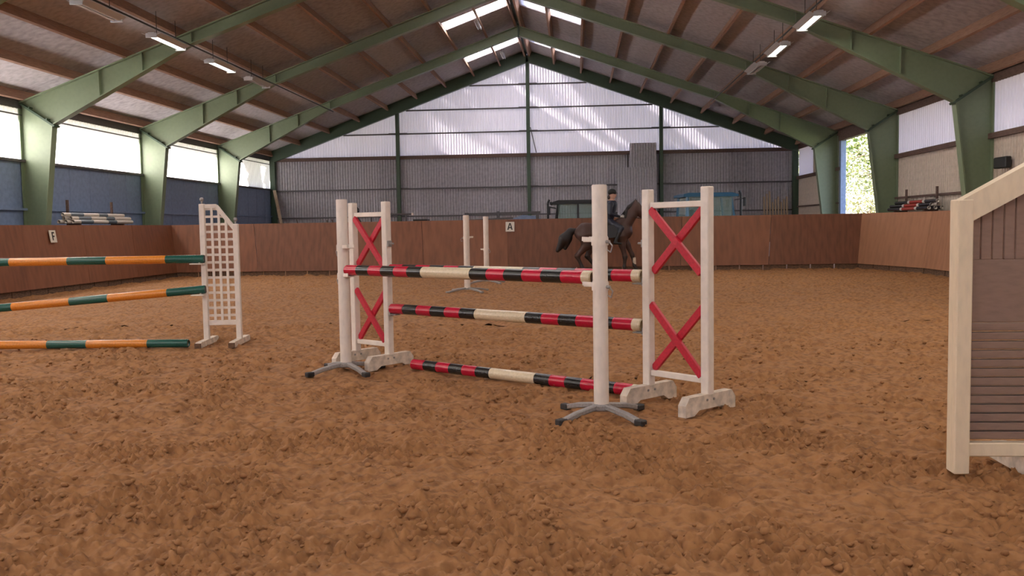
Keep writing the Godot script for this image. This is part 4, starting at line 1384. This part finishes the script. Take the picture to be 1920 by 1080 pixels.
	for s: float in [-1.0, 1.0]:
		var pad := MB.new()
		pad.prism(PackedVector2Array([Vector2(-0.33, 1.36), Vector2(0.33, 1.42), Vector2(0.34, 1.05), Vector2(-0.3, 0.98)]), -0.012, 0.012, Transform3D(Basis(Vector3.RIGHT, -s * 0.22), V.call(0.1, 0.03, s * 0.60)))
		obj("saddle_pad", pad, M.charcoal, h)
	var br := MB.new()
	for s: float in [-1.0, 1.0]:
		br.path([V.call(0.93, 2.02, s * 0.1), V.call(1.08, 1.72, s * 0.1), V.call(1.17, 1.55, s * 0.085)], 0.011, 6)
		br.path([V.call(1.17, 1.55, s * 0.085), V.call(0.75, 1.62, s * 0.15), V.call(0.53, 1.64, s * 0.1)], 0.008, 6)
	br.path([V.call(1.2, 1.66, 0.085), V.call(1.22, 1.68, 0), V.call(1.2, 1.66, -0.085)], 0.011, 6)
	obj("bridle", br, M.leather, h)
	var boot := MB.new()
	boot.tube(V.call(0.845, 0.44, -0.148), V.call(0.865, 0.24, -0.142), 0.06, 0.052, 12)
	obj("tendon_boot", boot, M.white_dirty, h)
	tag(h, "dark bay horse cantering beside the far kickboard, carrying a rider", "horse")

	var r := base("person", at + Vector3(0.11, 0, 0))
	var P := []
	P.append([V.call(0.0, 1.50, 0), V.call(0.03, 1.70, 0), 0.155, 0.135])          # hips, waist
	P.append([V.call(0.05, 1.70, 0), V.call(0.10, 1.98, 0), 0.15, 0.165])         # chest
	P.append([V.call(0.07, 1.99, -0.15), V.call(0.07, 1.99, 0.15), 0.085, 0.085])  # shoulders
	P.append([V.call(0.08, 2.03, 0), V.call(0.10, 2.16, 0), 0.06, 0.055])          # neck
	P.append([V.call(0.12, 2.24, 0), V.call(0.125, 2.32, 0), 0.088, 0.1])          # head
	P.append([V.call(0.16, 2.20, 0), V.call(0.17, 2.24, 0), 0.055, 0.06])          # jaw
	P.append([V.call(0.225, 2.255, 0), V.call(0.235, 2.24, 0), 0.018, 0.016])      # nose
	for s: float in [-1.0, 1.0]:
		P.append([V.call(0.07, 1.98, s * 0.19), V.call(0.05, 1.72, s * 0.25), 0.065, 0.05])
		P.append([V.call(0.05, 1.72, s * 0.25), V.call(0.32, 1.64, s * 0.13), 0.048, 0.035])
		P.append([V.call(0.02, 1.49, s * 0.10), V.call(0.36, 1.30, s * 0.33), 0.105, 0.08])
		P.append([V.call(0.36, 1.30, s * 0.33), V.call(0.18, 0.90, s * 0.37), 0.068, 0.05])
		P.append([V.call(0.18, 0.88, s * 0.37), V.call(0.34, 0.86, s * 0.39), 0.042, 0.032])
	var wear := func(p: Vector3) -> Color:
		if p.y > 2.10: return Color(0.55, 0.33, 0.25)
		if p.x > 0.3 and p.y > 1.55: return Color(0.03, 0.03, 0.035)
		if p.y > 1.45: return Color(0.012, 0.018, 0.038)
		if p.y > 1.18: return Color(0.02, 0.024, 0.04)
		return Color(0.012, 0.012, 0.012)
	obj("body", blob(P, 0.014, 0.03, wear), M.skin, r)
	# gloved hands on the reins: palm, four fingers and a thumb each
	for s: float in [-1.0, 1.0]:
		var H := []
		var w := V.call(0.34, 1.635, s * 0.12)
		H.append([w, w + V.call(0.06, 0.0, -s * 0.01), 0.03, 0.032])
		for i in 4:
			var y := 0.03 - i * 0.019
			var ln: float = [0.036, 0.042, 0.04, 0.03][i]
			var k0: Vector3 = w + V.call(0.075, y, -s * 0.004)
			var k1: Vector3 = k0 + V.call(ln, -0.004, -s * 0.012)
			var k2: Vector3 = k1 + V.call(-0.006, -0.006, -s * 0.034)
			H.append([k0, k1, 0.0095, 0.009]); H.append([k1, k2, 0.009, 0.008])
		H.append([w + V.call(0.03, 0.025, -s * 0.012), w + V.call(0.085, 0.05, -s * 0.025), 0.011, 0.009])
		obj("gloved_hand", blob(H, 0.006, 0.006, func(_p): return Color(0.55, 0.53, 0.52)), M.skin, r)
	var hm := MB.new()
	hm.ball(V.call(0.118, 2.335, 0), Vector3(0.125, 0.105, 0.108), 20, 12)
	hm.box(V.call(0.245, 2.315, 0), Vector3(0.07, 0.012, 0.13), Basis(Vector3(0, 0, 1), -0.2), 0.004)
	obj("helmet", hm, M.black, r)
	var ey := MB.new()
	for s: float in [-1.0, 1.0]: ey.ball(V.call(0.205, 2.272, s * 0.036), Vector3(0.012, 0.01, 0.014), 8, 6)
	obj("eyes", ey, M.black, r)
	var mo := MB.new()
	mo.box(V.call(0.222, 2.195, 0), Vector3(0.012, 0.008, 0.045))
	obj("mouth", mo, mat(Color(0.45, 0.2, 0.18), 0.6), r)
	var hr := MB.new()
	hr.ball(V.call(0.03, 2.2, 0), Vector3(0.05, 0.07, 0.07), 10, 8)
	obj("hair", hr, M.leather, r)
	tag(r, "person in a dark jacket and black riding helmet sitting on the cantering horse", "person")
